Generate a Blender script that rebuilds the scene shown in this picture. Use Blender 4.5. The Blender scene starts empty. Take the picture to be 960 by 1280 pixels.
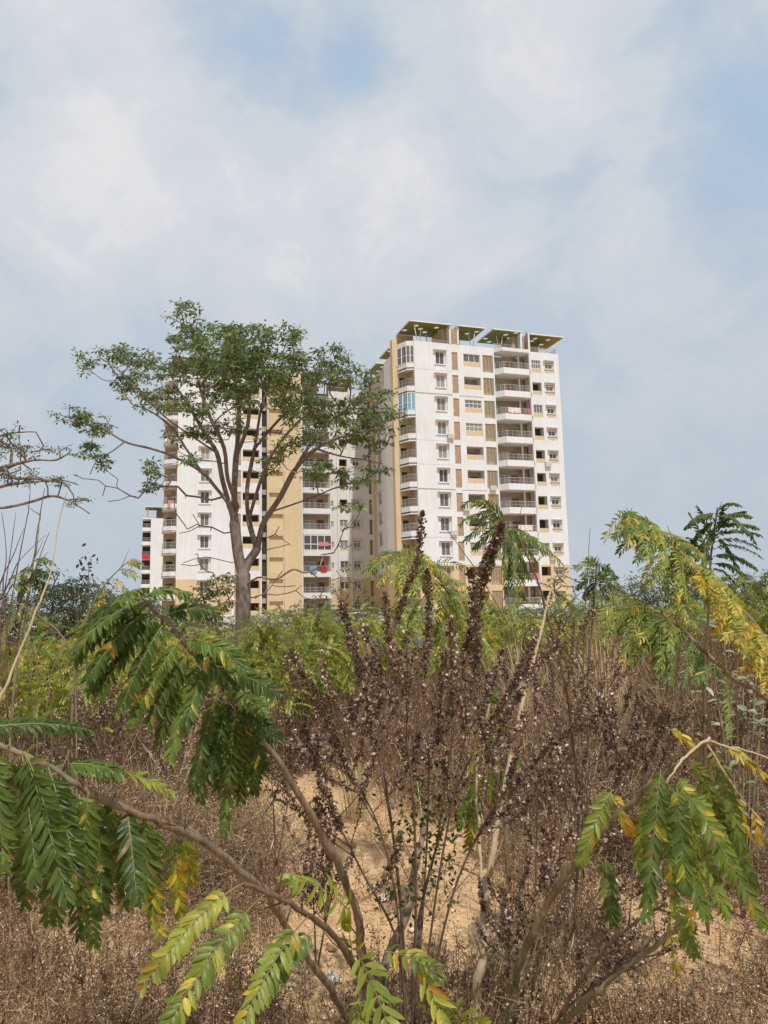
import bpy, math, random
import numpy as np
from math import radians, sin, cos, pi
from mathutils import Matrix, Vector

SC = bpy.context.scene
COL = SC.collection
rng = np.random.default_rng(11)

# ------------------------------------------------------------------ camera
F = 955.0
CAM = np.array([0.0, 0.0, 1.6])
zc = np.array([326 - 480, 640 + 6330, -F]); zc /= np.linalg.norm(zc)
yc = np.array([0, 0, -1.0]); yc -= yc.dot(zc) * zc; yc /= np.linalg.norm(yc)
xc = np.cross(yc, zc)
R = np.array([xc, yc, zc])
cam_d = bpy.data.cameras.new('camera')
cam = bpy.data.objects.new('camera', cam_d); COL.objects.link(cam)
cam.matrix_world = Matrix([list(R[i]) + [CAM[i]] for i in range(3)] + [[0, 0, 0, 1]])
cam_d.sensor_fit = 'VERTICAL'; cam_d.sensor_height = 24; cam_d.lens = 24 * F / 1280
cam_d.clip_end = 5000; cam_d.clip_start = 0.05
SC.camera = cam

def P(px, py, Y):
    """world point on the sight line through a picture point, at depth Y along +y"""
    r = R @ np.array([(px - 480) / F, (640 - py) / F, -1.0])
    return CAM + r * (Y / r[1])
def Gd(px, py):
    r = R @ np.array([(px - 480) / F, (640 - py) / F, -1.0])
    return CAM + r * (-CAM[2] / r[2])

# ------------------------------------------------------------------ light
SUN_EL, SUN_AZ = radians(57), math.atan2(0.42, -0.90)   # azimuth measured from +y towards +x
w = bpy.data.worlds.new('World'); SC.world = w; w.use_nodes = True
nt = w.node_tree; nt.nodes.clear()
def N(t, ty, **kw):
    n = t.nodes.new(ty)
    for k, v in kw.items():
        if k.startswith('i_'):
            n.inputs[int(k[2:]) if k[2:].isdigit() else k[2:].replace('_', ' ')].default_value = v
        else: setattr(n, k, v)
    return n
out = N(nt, 'ShaderNodeOutputWorld'); bg = N(nt, 'ShaderNodeBackground'); bg.inputs[1].default_value = 0.1
sky = N(nt, 'ShaderNodeTexSky', sky_type='NISHITA', sun_disc=False)
sky.sun_elevation = SUN_EL; sky.sun_rotation = SUN_AZ; sky.dust_density = 2.5; sky.air_density = 1.2
tc = N(nt, 'ShaderNodeTexCoord')
def ramp(t, pts, interp='EASE'):
    r = t.nodes.new('ShaderNodeValToRGB'); r.color_ramp.interpolation = interp
    e = r.color_ramp.elements
    while len(e) > 1: e.remove(e[0])
    e[0].position = pts[0][0]; e[0].color = tuple(pts[0][1]) + (1,)
    for p, c in pts[1:]:
        x = e.new(p); x.color = tuple(c) + (1,)
    return r
def noise(t, vec, scale, detail=4, rough=0.55, dist=0.0):
    n = N(t, 'ShaderNodeTexNoise'); n.inputs['Scale'].default_value = scale
    n.inputs['Detail'].default_value = detail; n.inputs['Roughness'].default_value = rough
    n.inputs['Distortion'].default_value = dist
    if vec is not None: t.links.new(vec, n.inputs['Vector'])
    return n
def math_(t, op, a, b=None, c=None, clamp=False):
    m = N(t, 'ShaderNodeMath', operation=op); m.use_clamp = clamp
    for i, x in enumerate((a, b, c)):
        if x is None: continue
        if isinstance(x, (int, float)): m.inputs[i].default_value = x
        else: t.links.new(x, m.inputs[i])
    return m.outputs[0]
def mixc(t, fac, a, b, mode='MIX'):
    m = N(t, 'ShaderNodeMix', data_type='RGBA', blend_type=mode)
    for i, x in ((0, fac), (6, a), (7, b)):
        if isinstance(x, (int, float)): m.inputs[i].default_value = x
        elif isinstance(x, tuple): m.inputs[i].default_value = x if len(x) == 4 else x + (1,)
        else: t.links.new(x, m.inputs[i])
    return m.outputs[2]
vec = tc.outputs['Generated']
mp = N(nt, 'ShaderNodeMapping'); mp.inputs['Scale'].default_value = (1, 1, 1.25); mp.inputs['Location'].default_value = (0.31, 0.1, 0.22)
nt.links.new(vec, mp.inputs[0])
n1 = noise(nt, mp.outputs[0], 2.3, 8, 0.52, 0.35)
n2 = noise(nt, mp.outputs[0], 5.5, 9, 0.6, 0.5)
def blob(px, py, width, gain):
    d = R @ np.array([(px - 480) / F, (640 - py) / F, -1.0]); d /= np.linalg.norm(d)
    v = N(nt, 'ShaderNodeVectorMath', operation='DISTANCE'); nt.links.new(vec, v.inputs[0]); v.inputs[1].default_value = tuple(d)
    a = math_(nt, 'DIVIDE', v.outputs['Value'], width)
    a = math_(nt, 'MULTIPLY', a, a); a = math_(nt, 'MULTIPLY', a, -1.0)
    return math_(nt, 'MULTIPLY', math_(nt, 'EXPONENT', a), gain)
n3 = noise(nt, mp.outputs[0], 14, 8, 0.62, 0.3)
cover = math_(nt, 'ADD', math_(nt, 'MULTIPLY', math_(nt, 'SUBTRACT', n1.outputs[0], .5), 1.25), math_(nt, 'MULTIPLY', math_(nt, 'SUBTRACT', n2.outputs[0], .5), 1.15))
cover = math_(nt, 'ADD', cover, math_(nt, 'MULTIPLY', math_(nt, 'SUBTRACT', n3.outputs[0], .5), 0.38))
SKYB = [(300, 170, .22, .17), (110, 230, .10, .20), (80, 100, .10, .15), (480, 150, .10, .14), (680, 140, .12, .05), (800, 120, .08, .06), (850, 290, .13, .06), (760, 330, .12, .10), (600, 310, .08, .14), (380, 290, .10, .08), (620, 30, .12, .10), (180, 10, .12, .06), (60, 10, .10, .12), (700, 20, .12, .10), (440, 85, .04, -.25), (300, 60, .05, -.2),
        (380, 55, .11, -.42), (120, 90, .035, -.2), (10, 130, .06, -.15), (930, 165, .07, -.34), (840, 20, .05, -.2), (950, 300, .10, -.18), (560, 100, .06, -.10), (30, 330, .2, -.12), (600, 220, .10, -.10), (440, 400, .05, .12)]
for a in SKYB: cover = math_(nt, 'ADD', cover, blob(*a))
fac = math_(nt, 'ADD', cover, 0.545)
cr = ramp(nt, [(0.18, (4.9, 5.85, 6.95)), (0.42, (5.4, 6.1, 6.9)), (0.60, (6.1, 6.6, 7.2)), (0.78, (6.75, 7.0, 7.45)), (0.96, (7.6, 7.65, 7.85))], 'EASE')
nt.links.new(fac, cr.inputs[0])
mr = N(nt, 'ShaderNodeMapRange'); mr.inputs[1].default_value = 0.08; mr.inputs[2].default_value = 0.5; mr.inputs[3].default_value = 0.40; mr.inputs[4].default_value = 1.0
nt.links.new(fac, mr.inputs[0])
sx = N(nt, 'ShaderNodeSeparateXYZ'); nt.links.new(vec, sx.inputs[0])
# hazy lower sky: greyer towards the skyline
hz = N(nt, 'ShaderNodeMapRange'); hz.inputs[1].default_value = 0.05; hz.inputs[2].default_value = 0.50; hz.inputs[3].default_value = 1.0; hz.inputs[4].default_value = 0.0
nt.links.new(sx.outputs[2], hz.inputs[0])
blue = mixc(nt, 0.8, sky.outputs[0], (4.1, 5.7, 7.7))
c1 = mixc(nt, mr.outputs[0], blue, cr.outputs[0])
c2 = mixc(nt, math_(nt, 'MULTIPLY', hz.outputs[0], 0.80), c1, (4.95, 5.6, 6.3))
nt.links.new(c2, bg.inputs[0]); nt.links.new(bg.outputs[0], out.inputs[0])

sl = bpy.data.lights.new('sun', 'SUN'); sl.energy = 3.9; sl.angle = radians(1.0); sl.color = (1.0, 0.97, 0.925)
so = bpy.data.objects.new('sun', sl); COL.objects.link(so)
sd = Vector((sin(SUN_AZ) * cos(SUN_EL), cos(SUN_AZ) * cos(SUN_EL), sin(SUN_EL)))
so.rotation_euler = sd.to_track_quat('Z', 'Y').to_euler(); so.location = (20, -30, 60)
SC.view_settings.view_transform = 'Standard'; SC.view_settings.look = 'None'
SC.view_settings.exposure = 0.0; SC.view_settings.gamma = 1.0
SC.cycles.max_bounces = 6; SC.cycles.transparent_max_bounces = 6
SC.cycles.use_denoising = True

# ------------------------------------------------------------------ materials
MATS = {}
def mat(name, base, rough=0.8, spec=0.3, var=0.0, vscale=4.0, metallic=0.0, bump=0.0, bscale=30):
    if name in MATS: return MATS[name]
    m = bpy.data.materials.new(name); m.use_nodes = True; t = m.node_tree
    b = t.nodes['Principled BSDF']; b.inputs['Roughness'].default_value = rough
    b.inputs['Specular IOR Level'].default_value = spec; b.inputs['Metallic'].default_value = metallic
    c = N(t, 'ShaderNodeTexCoord').outputs['Object']
    n = noise(t, c, vscale, 6, 0.6)
    lo = tuple(x * (1 - var) for x in base); hi = tuple(min(1, x * (1 + var)) for x in base)
    r = ramp(t, [(0.3, lo), (0.7, hi)], 'LINEAR'); t.links.new(n.outputs[0], r.inputs[0])
    t.links.new(r.outputs[0], b.inputs['Base Color'])
    if bump:
        n2 = noise(t, c, bscale, 5, 0.6); bp = N(t, 'ShaderNodeBump'); bp.inputs['Strength'].default_value = bump
        bp.inputs['Distance'].default_value = 0.02
        t.links.new(n2.outputs[0], bp.inputs['Height']); t.links.new(bp.outputs[0], b.inputs['Normal'])
    MATS[name] = m; return m

def plaster(name, base, stain):
    m = bpy.data.materials.new(name); m.use_nodes = True; t = m.node_tree
    b = t.nodes['Principled BSDF']; b.inputs['Roughness'].default_value = 0.9; b.inputs['Specular IOR Level'].default_value = 0.15
    c = N(t, 'ShaderNodeTexCoord').outputs['Object']
    mp = N(t, 'ShaderNodeMapping'); mp.inputs['Scale'].default_value = (2.2, 2.2, 0.22); t.links.new(c, mp.inputs[0])
    streak = noise(t, mp.outputs[0], 1.6, 7, 0.62)
    blot = noise(t, c, 0.35, 6, 0.6)
    r1 = ramp(t, [(0.42, (0, 0, 0)), (0.75, (1, 1, 1))], 'LINEAR'); t.links.new(streak.outputs[0], r1.inputs[0])
    r2 = ramp(t, [(0.35, (0, 0, 0)), (0.7, (1, 1, 1))], 'LINEAR'); t.links.new(blot.outputs[0], r2.inputs[0])
    f = math_(t, 'MULTIPLY', math_(t, 'ADD', math_(t, 'MULTIPLY', r1.outputs[0], 0.6), math_(t, 'MULTIPLY', r2.outputs[0], 0.4)), 1.0)
    col = mixc(t, f, base, stain)
    # drip line grooves at the floor lines
    s = N(t, 'ShaderNodeSeparateXYZ'); t.links.new(c, s.inputs[0])
    t.links.new(col, b.inputs['Base Color'])
    MATS[name] = m; return m
M_white = plaster('white_plaster', (0.63, 0.665, 0.70), (0.52, 0.53, 0.53))
M_cream = plaster('cream_plaster', (0.62, 0.625, 0.60), (0.53, 0.52, 0.48))
M_beige = plaster('beige_plaster', (0.56, 0.455, 0.29), (0.46, 0.37, 0.24))
M_soffit = mat('olive_soffit', (0.205, 0.195, 0.062), 0.85, 0.1, 0.15, 0.8)
M_tan = mat('tan_plaster', (0.40, 0.34, 0.25), 0.9, 0.1, 0.12, 1.2)
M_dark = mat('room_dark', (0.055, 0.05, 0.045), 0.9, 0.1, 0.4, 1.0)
M_room = mat('room_wall', (0.33, 0.29, 0.235), 0.9, 0.1, 0.2, 0.7)
M_door = mat('door_red_brown', (0.14, 0.045, 0.035), 0.5, 0.3, 0.2, 3)
M_frame = mat('white_frame', (0.74, 0.74, 0.73), 0.4, 0.4, 0.04)
M_rail = mat('rail_metal', (0.46, 0.44, 0.41), 0.45, 0.5, 0.1, 3)
M_grey = mat('grey_hood', (0.36, 0.34, 0.30), 0.9, 0.1, 0.25, 2)
M_pipe = mat('brown_pipe', (0.17, 0.10, 0.065), 0.7, 0.2, 0.2, 2)
M_blueglass = mat('blue_glass', (0.16, 0.34, 0.47), 0.12, 0.6, 0.15, 1.0)
M_red = mat('red_cloth', (0.42, 0.04, 0.05), 0.9, 0.1, 0.2, 6)
M_pink = mat('pink_cloth', (0.52, 0.22, 0.24), 0.9, 0.1, 0.25, 5)
M_blue = mat('blue_cloth', (0.16, 0.33, 0.44), 0.9, 0.1, 0.2, 6)
M_pale = mat('pale_cloth', (0.62, 0.55, 0.53), 0.9, 0.1, 0.35, 5)
def pane_mat():
    m = bpy.data.materials.new('window_pane'); m.use_nodes = True; t = m.node_tree
    b = t.nodes['Principled BSDF']; b.inputs['Roughness'].default_value = 0.12; b.inputs['Specular IOR Level'].default_value = 0.6
    oi = N(t, 'ShaderNodeObjectInfo'); c = N(t, 'ShaderNodeTexCoord').outputs['Object']
    w_ = N(t, 'ShaderNodeTexWave', wave_type='BANDS', bands_direction='X'); w_.inputs['Scale'].default_value = 2.0; w_.inputs['Distortion'].default_value = 1.5
    t.links.new(c, w_.inputs['Vector'])
    r = ramp(t, [(0.0, (0.07, 0.075, 0.08)), (0.35, (0.15, 0.155, 0.16)), (0.7, (0.28, 0.28, 0.27)), (1.0, (0.42, 0.40, 0.36))], 'LINEAR')
    t.links.new(oi.outputs['Random'], r.inputs[0])
    t.links.new(mixc(t, 0.45, r.outputs[0], w_.outputs[0], 'MULTIPLY'), b.inputs['Base Color'])
    return m
M_pane = pane_mat()
def brick_mat():
    m = bpy.data.materials.new('brick_cladding'); m.use_nodes = True; t = m.node_tree
    b = t.nodes['Principled BSDF']; b.inputs['Roughness'].default_value = 0.9
    c = N(t, 'ShaderNodeTexCoord').outputs['Object']
    s = N(t, 'ShaderNodeSeparateXYZ'); t.links.new(c, s.inputs[0]); cb = N(t, 'ShaderNodeCombineXYZ')
    t.links.new(math_(t, 'ADD', s.outputs[0], s.outputs[1]), cb.inputs[0]); t.links.new(s.outputs[2], cb.inputs[1])
    k = N(t, 'ShaderNodeTexBrick'); k.inputs['Scale'].default_value = 1.0; k.inputs['Brick Width'].default_value = 0.4; k.inputs['Row Height'].default_value = 0.2
    k.inputs['Mortar Size'].default_value = 0.012
    k.inputs['Color1'].default_value = (0.30, 0.21, 0.135, 1); k.inputs['Color2'].default_value = (0.37, 0.29, 0.20, 1); k.inputs['Mortar'].default_value = (0.25, 0.19, 0.14, 1)
    t.links.new(cb.outputs[0], k.inputs['Vector'])
    n = noise(t, c, 0.6, 4); t.links.new(mixc(t, 0.35, k.outputs[0], n.outputs[1], 'OVERLAY'), b.inputs['Base Color'])
    return m
M_brick = brick_mat()

def leaf_mat(name, transl=0.35, rough=0.42, spec=0.4, vary=0.25):
    m = bpy.data.materials.new(name); m.use_nodes = True; t = m.node_tree
    b = t.nodes['Principled BSDF']; o = t.nodes['Material Output']
    a = N(t, 'ShaderNodeAttribute', attribute_name='col')
    c = N(t, 'ShaderNodeTexCoord').outputs['Object']
    n = noise(t, c, 9.0, 3); mrr = N(t, 'ShaderNodeMapRange')
    mrr.inputs[1].default_value = 0.3; mrr.inputs[2].default_value = 0.7; mrr.inputs[3].default_value = 1 - vary; mrr.inputs[4].default_value = 1 + vary
    t.links.new(n.outputs[0], mrr.inputs[0])
    vm = N(t, 'ShaderNodeVectorMath', operation='SCALE'); t.links.new(a.outputs['Color'], vm.inputs[0]); t.links.new(mrr.outputs[0], vm.inputs['Scale'])
    t.links.new(vm.outputs[0], b.inputs['Base Color']); b.inputs['Roughness'].default_value = rough; b.inputs['Specular IOR Level'].default_value = spec
    if transl > 0:
        tr = N(t, 'ShaderNodeBsdfTranslucent'); mx = N(t, 'ShaderNodeMixShader'); mx.inputs[0].default_value = transl
        hs = N(t, 'ShaderNodeHueSaturation'); hs.inputs['Saturation'].default_value = 1.1; hs.inputs['Value'].default_value = 1.5
        t.links.new(vm.outputs[0], hs.inputs['Color']); t.links.new(hs.outputs[0], tr.inputs[0])
        t.links.new(b.outputs[0], mx.inputs[1]); t.links.new(tr.outputs[0], mx.inputs[2]); t.links.new(mx.outputs[0], o.inputs[0])
    MATS[name] = m; return m
M_leaf = leaf_mat('green_leaflets', 0.36, 0.40, 0.32)
M_tree_leaf = leaf_mat('tree_leaves', 0.28, 0.55, 0.3)
M_dry = leaf_mat('dry_stalks', 0.12, 0.85, 0.1, 0.2)
def bark(name, a, b_, rough=0.85, sc=14, strength=0.6):
    m = bpy.data.materials.new(name); m.use_nodes = True; t = m.node_tree
    b = t.nodes['Principled BSDF']; b.inputs['Roughness'].default_value = rough; b.inputs['Specular IOR Level'].default_value = 0.15
    c = N(t, 'ShaderNodeTexCoord').outputs['Object']
    mp = N(t, 'ShaderNodeMapping'); mp.inputs['Scale'].default_value = (1, 1, 0.25); t.links.new(c, mp.inputs[0])
    n = noise(t, mp.outputs[0], sc, 8, 0.65, 0.4); n3 = noise(t, c, sc * 0.15, 3)
    r = ramp(t, [(0.3, a), (0.68, b_)], 'LINEAR')
    t.links.new(math_(t, 'ADD', math_(t, 'MULTIPLY', n.outputs[0], 0.65), math_(t, 'MULTIPLY', n3.outputs[0], 0.35)), r.inputs[0])
    t.links.new(r.outputs[0], b.inputs['Base Color'])
    bp = N(t, 'ShaderNodeBump'); bp.inputs['Strength'].default_value = strength; bp.inputs['Distance'].default_value = 0.6 / sc
    t.links.new(n.outputs[0], bp.inputs['Height']); t.links.new(bp.outputs[0], b.inputs['Normal'])
    return m
M_bark = bark('tree_bark', (0.11, 0.085, 0.07), (0.30, 0.245, 0.205), sc=7)
M_stem = bark('shrub_stem', (0.085, 0.06, 0.04), (0.33, 0.255, 0.18), sc=48, strength=0.8)
M_stem_dark = bark('dark_stem', (0.075, 0.05, 0.035), (0.19, 0.13, 0.09), sc=90, strength=0.3)
M_straw = bark('straw_stem', (0.33, 0.24, 0.14), (0.55, 0.43, 0.28), sc=45, strength=0.6)
M_stem_green = bark('green_brown_stem', (0.09, 0.066, 0.03), (0.30, 0.25, 0.14), sc=45, strength=0.8)

# ------------------------------------------------------------------ mesh helpers
class Buf:
    def __init__(s): s.v = []; s.f = []; s.c = []
    def quad(s, a, b, c, d, col=None):
        i = len(s.v); s.v += [tuple(a), tuple(b), tuple(c), tuple(d)]; s.f.append((i, i + 1, i + 2, i + 3)); s.c.append(col)
    def box(s, x0, x1, y0, y1, z0, z1):
        i = len(s.v)
        s.v += [(x0, y0, z0), (x1, y0, z0), (x1, y1, z0), (x0, y1, z0), (x0, y0, z1), (x1, y0, z1), (x1, y1, z1), (x0, y1, z1)]
        for f in ((0, 3, 2, 1), (4, 5, 6, 7), (0, 1, 5, 4), (1, 2, 6, 5), (2, 3, 7, 6), (3, 0, 4, 7)):
            s.f.append(tuple(i + k for k in f)); s.c.append(None)
    def prism(s, poly, z0, z1):
        n = len(poly); i = len(s.v)
        s.v += [(x, y, z0) for x, y in poly] + [(x, y, z1) for x, y in poly]
        s.f.append(tuple(i + k for k in reversed(range(n)))); s.f.append(tuple(i + n + k for k in range(n))); s.c += [None, None]
        for k in range(n):
            k2 = (k + 1) % n; s.f.append((i + k, i + k2, i + n + k2, i + n + k)); s.c.append(None)
    def tube(s, pts, rad, sides=6, col=None, cap=True):
        pts = np.asarray(pts, float); n = len(pts)
        rad = np.broadcast_to(np.asarray(rad, float), (n,))
        T = np.gradient(pts, axis=0); T /= (np.linalg.norm(T, axis=1)[:, None] + 1e-9)
        ref = np.array([0.31, 0.17, 0.93]) if abs(T[0][2]) < 0.9 else np.array([1.0, 0.1, 0.0])
        A = np.cross(T, ref); A /= (np.linalg.norm(A, axis=1)[:, None] + 1e-9); B = np.cross(T, A)
        i0 = len(s.v); th = np.arange(sides) * 2 * pi / sides
        for k in range(n):
            for a in th: s.v.append(tuple(pts[k] + rad[k] * (cos(a) * A[k] + sin(a) * B[k])))
        for k in range(n - 1):
            for j in range(sides):
                j2 = (j + 1) % sides; a = i0 + k * sides
                s.f.append((a + j, a + j2, a + sides + j2, a + sides + j)); s.c.append(col)
        if cap:
            s.f.append(tuple(i0 + (n - 1) * sides + j for j in range(sides))); s.c.append(col)
            s.f.append(tuple(i0 + j for j in reversed(range(sides)))); s.c.append(col)
    def mesh(s, name, m, smooth=False):
        me = bpy.data.meshes.new(name); me.from_pydata(s.v, [], s.f); me.materials.append(m)
        if s.c and s.c[0] is not None:
            a = me.attributes.new('col', 'FLOAT_COLOR', 'FACE')
            arr = np.ones((len(s.f), 4), np.float32); arr[:, :3] = np.array([c for c in s.c], np.float32)
            a.data.foreach_set('color', arr.ravel())
        if smooth: me.shade_smooth()
        me.update(); return me
def npmesh(name, V, Fq, C, m, smooth=False):
    """V (n,3), Fq (m,k) same-size faces, C (m,3) colours"""
    me = bpy.data.meshes.new(name); k = Fq.shape[1]
    me.vertices.add(len(V)); me.vertices.foreach_set('co', V.astype(np.float32).ravel())
    me.loops.add(Fq.size); me.loops.foreach_set('vertex_index', Fq.astype(np.int32).ravel())
    me.polygons.add(len(Fq)); me.polygons.foreach_set('loop_start', np.arange(0, Fq.size, k, dtype=np.int32))
    me.update(calc_edges=True)
    if C is not None:
        a = me.attributes.new('col', 'FLOAT_COLOR', 'FACE')
        arr = np.ones((len(Fq), 4), np.float32); arr[:, :3] = C; a.data.foreach_set('color', arr.ravel())
    me.materials.append(m)
    if smooth: me.shade_smooth()
    return me
def obj(name, me, parent=None, loc=None, rot=None, **props):
    if isinstance(me, tuple): me = me[0].mesh(name, *me[1:])
    o = bpy.data.objects.new(name, me); COL.objects.link(o)
    if parent is not None: o.parent = parent
    if loc is not None: o.location = loc
    if rot is not None: o.rotation_euler = rot
    for k, v in props.items(): o[k] = v
    return o
def thing(name, label, cat, loc=(0, 0, 0), rz=0, group=None):
    o = bpy.data.objects.new(name, None); COL.objects.link(o); o.location = loc; o.rotation_euler = (0, 0, rz)
    o.empty_display_size = 0.2
    o['label'] = label; o['category'] = cat
    if group: o['group'] = group
    return o
def smoothpath(pts, sub=5):
    pts = np.asarray(pts, float); n = len(pts); out = []
    for i in range(n - 1):
        p0 = pts[max(i - 1, 0)]; p1 = pts[i]; p2 = pts[i + 1]; p3 = pts[min(i + 2, n - 1)]
        for t in np.arange(sub) / sub:
            out.append(0.5 * ((2 * p1) + (-p0 + p2) * t + (2 * p0 - 5 * p1 + 4 * p2 - p3) * t * t + (-p0 + 3 * p1 - 3 * p2 + p3) * t ** 3))
    out.append(pts[-1]); return np.array(out)
def nrm(a): return a / (np.linalg.norm(a) + 1e-9)
UP = np.array([0, 0, 1.0])

# ------------------------------------------------------------------ ground
def fbm(x, y):
    z = 0
    for k, (f, a) in enumerate(((0.35, 1), (0.9, .5), (2.1, .28), (4.7, .13))):
        z = z + a * np.sin(f * x * 1.3 + 1.7 * k + 1.1 * np.sin(f * y * 0.9 + k)) * np.sin(f * y * 1.1 + 0.6 * k + 1.3 * np.sin(f * x * 0.7 + 2 * k))
    return z
def gz(x, y):
    r = np.hypot(x, y); k = np.clip((60 - r) / 50, 0, 1)
    return 0.035 * fbm(np.asarray(x, float), np.asarray(y, float)) * k
gn = 260; t_ = np.linspace(-1, 1, gn); g_ = np.sinh(t_ * 6.2) / np.sinh(6.2) * 3000
X, Y = np.meshgrid(g_, g_ + 5.0); Z = gz(X, Y)
V = np.stack([X.ravel(), Y.ravel(), Z.ravel()], 1)
ii = (np.arange(gn - 1)[:, None] * gn + np.arange(gn - 1)).ravel()
Fq = np.stack([ii, ii + 1, ii + gn + 1, ii + gn], 1)
def soil():
    m = bpy.data.materials.new('dry_soil'); m.use_nodes = True; t = m.node_tree
    b = t.nodes['Principled BSDF']; b.inputs['Roughness'].default_value = 0.95; b.inputs['Specular IOR Level'].default_value = 0.1
    c = N(t, 'ShaderNodeTexCoord').outputs['Object']
    a = noise(t, c, 0.7, 6, 0.6); d = noise(t, c, 9, 8, 0.7); e = noise(t, c, 70, 6, 0.7)
    r = ramp(t, [(0.30, (0.50, 0.29, 0.14)), (0.5, (0.70, 0.45, 0.235)), (0.72, (0.82, 0.60, 0.36))], 'LINEAR')
    t.links.new(math_(t, 'ADD', math_(t, 'MULTIPLY', a.outputs[0], 0.45), math_(t, 'MULTIPLY', d.outputs[0], 0.55)), r.inputs[0])
    r2 = ramp(t, [(0.33, (0.5, 0.45, 0.40)), (0.5, (1, 1, 1)), (0.7, (1.15, 1.12, 1.05))], 'LINEAR'); t.links.new(e.outputs[0], r2.inputs[0])
    t.links.new(mixc(t, 0.8, r.outputs[0], r2.outputs[0], 'MULTIPLY'), b.inputs['Base Color'])
    bp = N(t, 'ShaderNodeBump'); bp.inputs['Strength'].default_value = 0.9; bp.inputs['Distance'].default_value = 0.02
    t.links.new(math_(t, 'ADD', d.outputs[0], e.outputs[0]), bp.inputs['Height']); t.links.new(bp.outputs[0], b.inputs['Normal'])
    return m
obj('ground', npmesh('ground', V, Fq, None, soil(), True), kind='structure')

# ------------------------------------------------------------------ buildings
RZ = radians(18); BLD = (3.76, 91.0, 0.0)
def facade(buf, u0, u1, z0, z1, v, ops, depth=0.22, side=False, sgn=1):
    """sheet of wall with openings (reveals included). side: wall along v at fixed u (v param is u)."""
    def pt(a, d, z): return (v + d * sgn, a, z) if side else (a, v + d * sgn, z)
    us = sorted({u0, u1, *[o[0] for o in ops], *[o[1] for o in ops]}); us = [x for x in us if u0 <= x <= u1]
    zs = sorted({z0, z1, *[o[2] for o in ops], *[o[3] for o in ops]}); zs = [x for x in zs if z0 <= x <= z1]
    for i in range(len(us) - 1):
        j = 0
        while j < len(zs) - 1:
            um = (us[i] + us[i + 1]) / 2
            def hole(jj):
                zm = (zs[jj] + zs[jj + 1]) / 2
                return any(o[0] < um < o[1] and o[2] < zm < o[3] for o in ops)
            if hole(j): j += 1; continue
            k = j
            while k < len(zs) - 1 and not hole(k): k += 1
            buf.quad(pt(us[i], 0, zs[j]), pt(us[i + 1], 0, zs[j]), pt(us[i + 1], 0, zs[k]), pt(us[i], 0, zs[k])); j = k
    for o in ops:
        a, b, c, d = o[:4]; dp = o[4] if len(o) > 4 else depth
        buf.quad(pt(a, 0, c), pt(a, dp, c), pt(a, dp, d), pt(a, 0, d)); buf.quad(pt(b, 0, c), pt(b, 0, d), pt(b, dp, d), pt(b, dp, c))
        buf.quad(pt(a, 0, d), pt(a, dp, d), pt(b, dp, d), pt(b, 0, d)); buf.quad(pt(a, 0, c), pt(b, 0, c), pt(b, dp, c), pt(a, dp, c))

WM = {}
def window_meshes(w, h, style):
    key = (round(w, 2), round(h, 2), style)
    if key in WM: return WM[key]
    fr = Buf(); t = 0.045
    fr.box(-w/2, -w/2 + t, 0.10, 0.17, 0, h); fr.box(w/2 - t, w/2, 0.10, 0.17, 0, h)
    fr.box(-w/2 + t, w/2 - t, 0.10, 0.17, 0, t); fr.box(-w/2 + t, w/2 - t, 0.10, 0.17, h - t, h)
    n = {'two': 2, 'four': 4, 'transom': 2, 'three': 3}[style]
    for k in range(1, n):
        x = -w/2 + w * k / n; fr.box(x - t * .55, x + t * .55, 0.102, 0.168, t, h - t)
    if style == 'transom': fr.box(-w/2 + t, w/2 - t, 0.08, 0.175, h * 0.70, h * 0.70 + 0.09)
    if style == 'four': fr.box(-w/2 + t, w/2 - t, 0.08, 0.175, h * 0.52, h * 0.52 + 0.06)
    pn = Buf(); pn.box(-w/2 + .01, w/2 - .01, 0.135, 0.15, .01, h - .01)
    WM[key] = (fr.mesh('window', M_frame), pn.mesh('pane', M_pane)); return WM[key]
HM = {}
def hood_mesh(w):
    w = round(w, 2)
    if w not in HM:
        b = Buf(); b.box(-w/2, w/2, -0.42, -0.003, 0, 0.075); b.box(w/2 - .07, w/2, -0.14, -0.003, -1.45, 0.0)
        s = Buf(); s.box(-w/2 + .08, w/2 - .08, -0.12, -0.003, 0, 0.06)
        HM[w] = (b.mesh('hood', M_white), s.mesh('sill', M_white))
    return HM[w]
def add_window(par, u, v, z, w, h, style='two', hood=0.0, rz=0.0, lift=0.12):
    fm, pm = window_meshes(w, h, style)
    o = obj('window', fm, par, (u, v, z), (0, 0, rz)); obj('pane', pm, o)
    if hood:
        hm, sm = hood_mesh(w + hood); obj('hood', hm, o, (0, 0, h + lift)); obj('sill', sm, o, (0, 0, -0.14))
    return o
def railing_mesh(pts, h=0.95, name='railing'):
    b = Buf()
    for (a, c) in zip(pts[:-1], pts[1:]):
        a = np.array(a); c = np.array(c); L = np.linalg.norm(c - a); n = max(1, int(L / 0.14))
        for z in (0.08, h * 0.5, h): b.tube([(*a, z), (*c, z)], 0.032 if z == h else 0.018, 4)
        for k in range(n + 1):
            p = a + (c - a) * k / n; b.tube([(*p, 0), (*p, h)], 0.012 if k % 6 else 0.03, 4)
    return b.mesh(name, M_rail)
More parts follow.
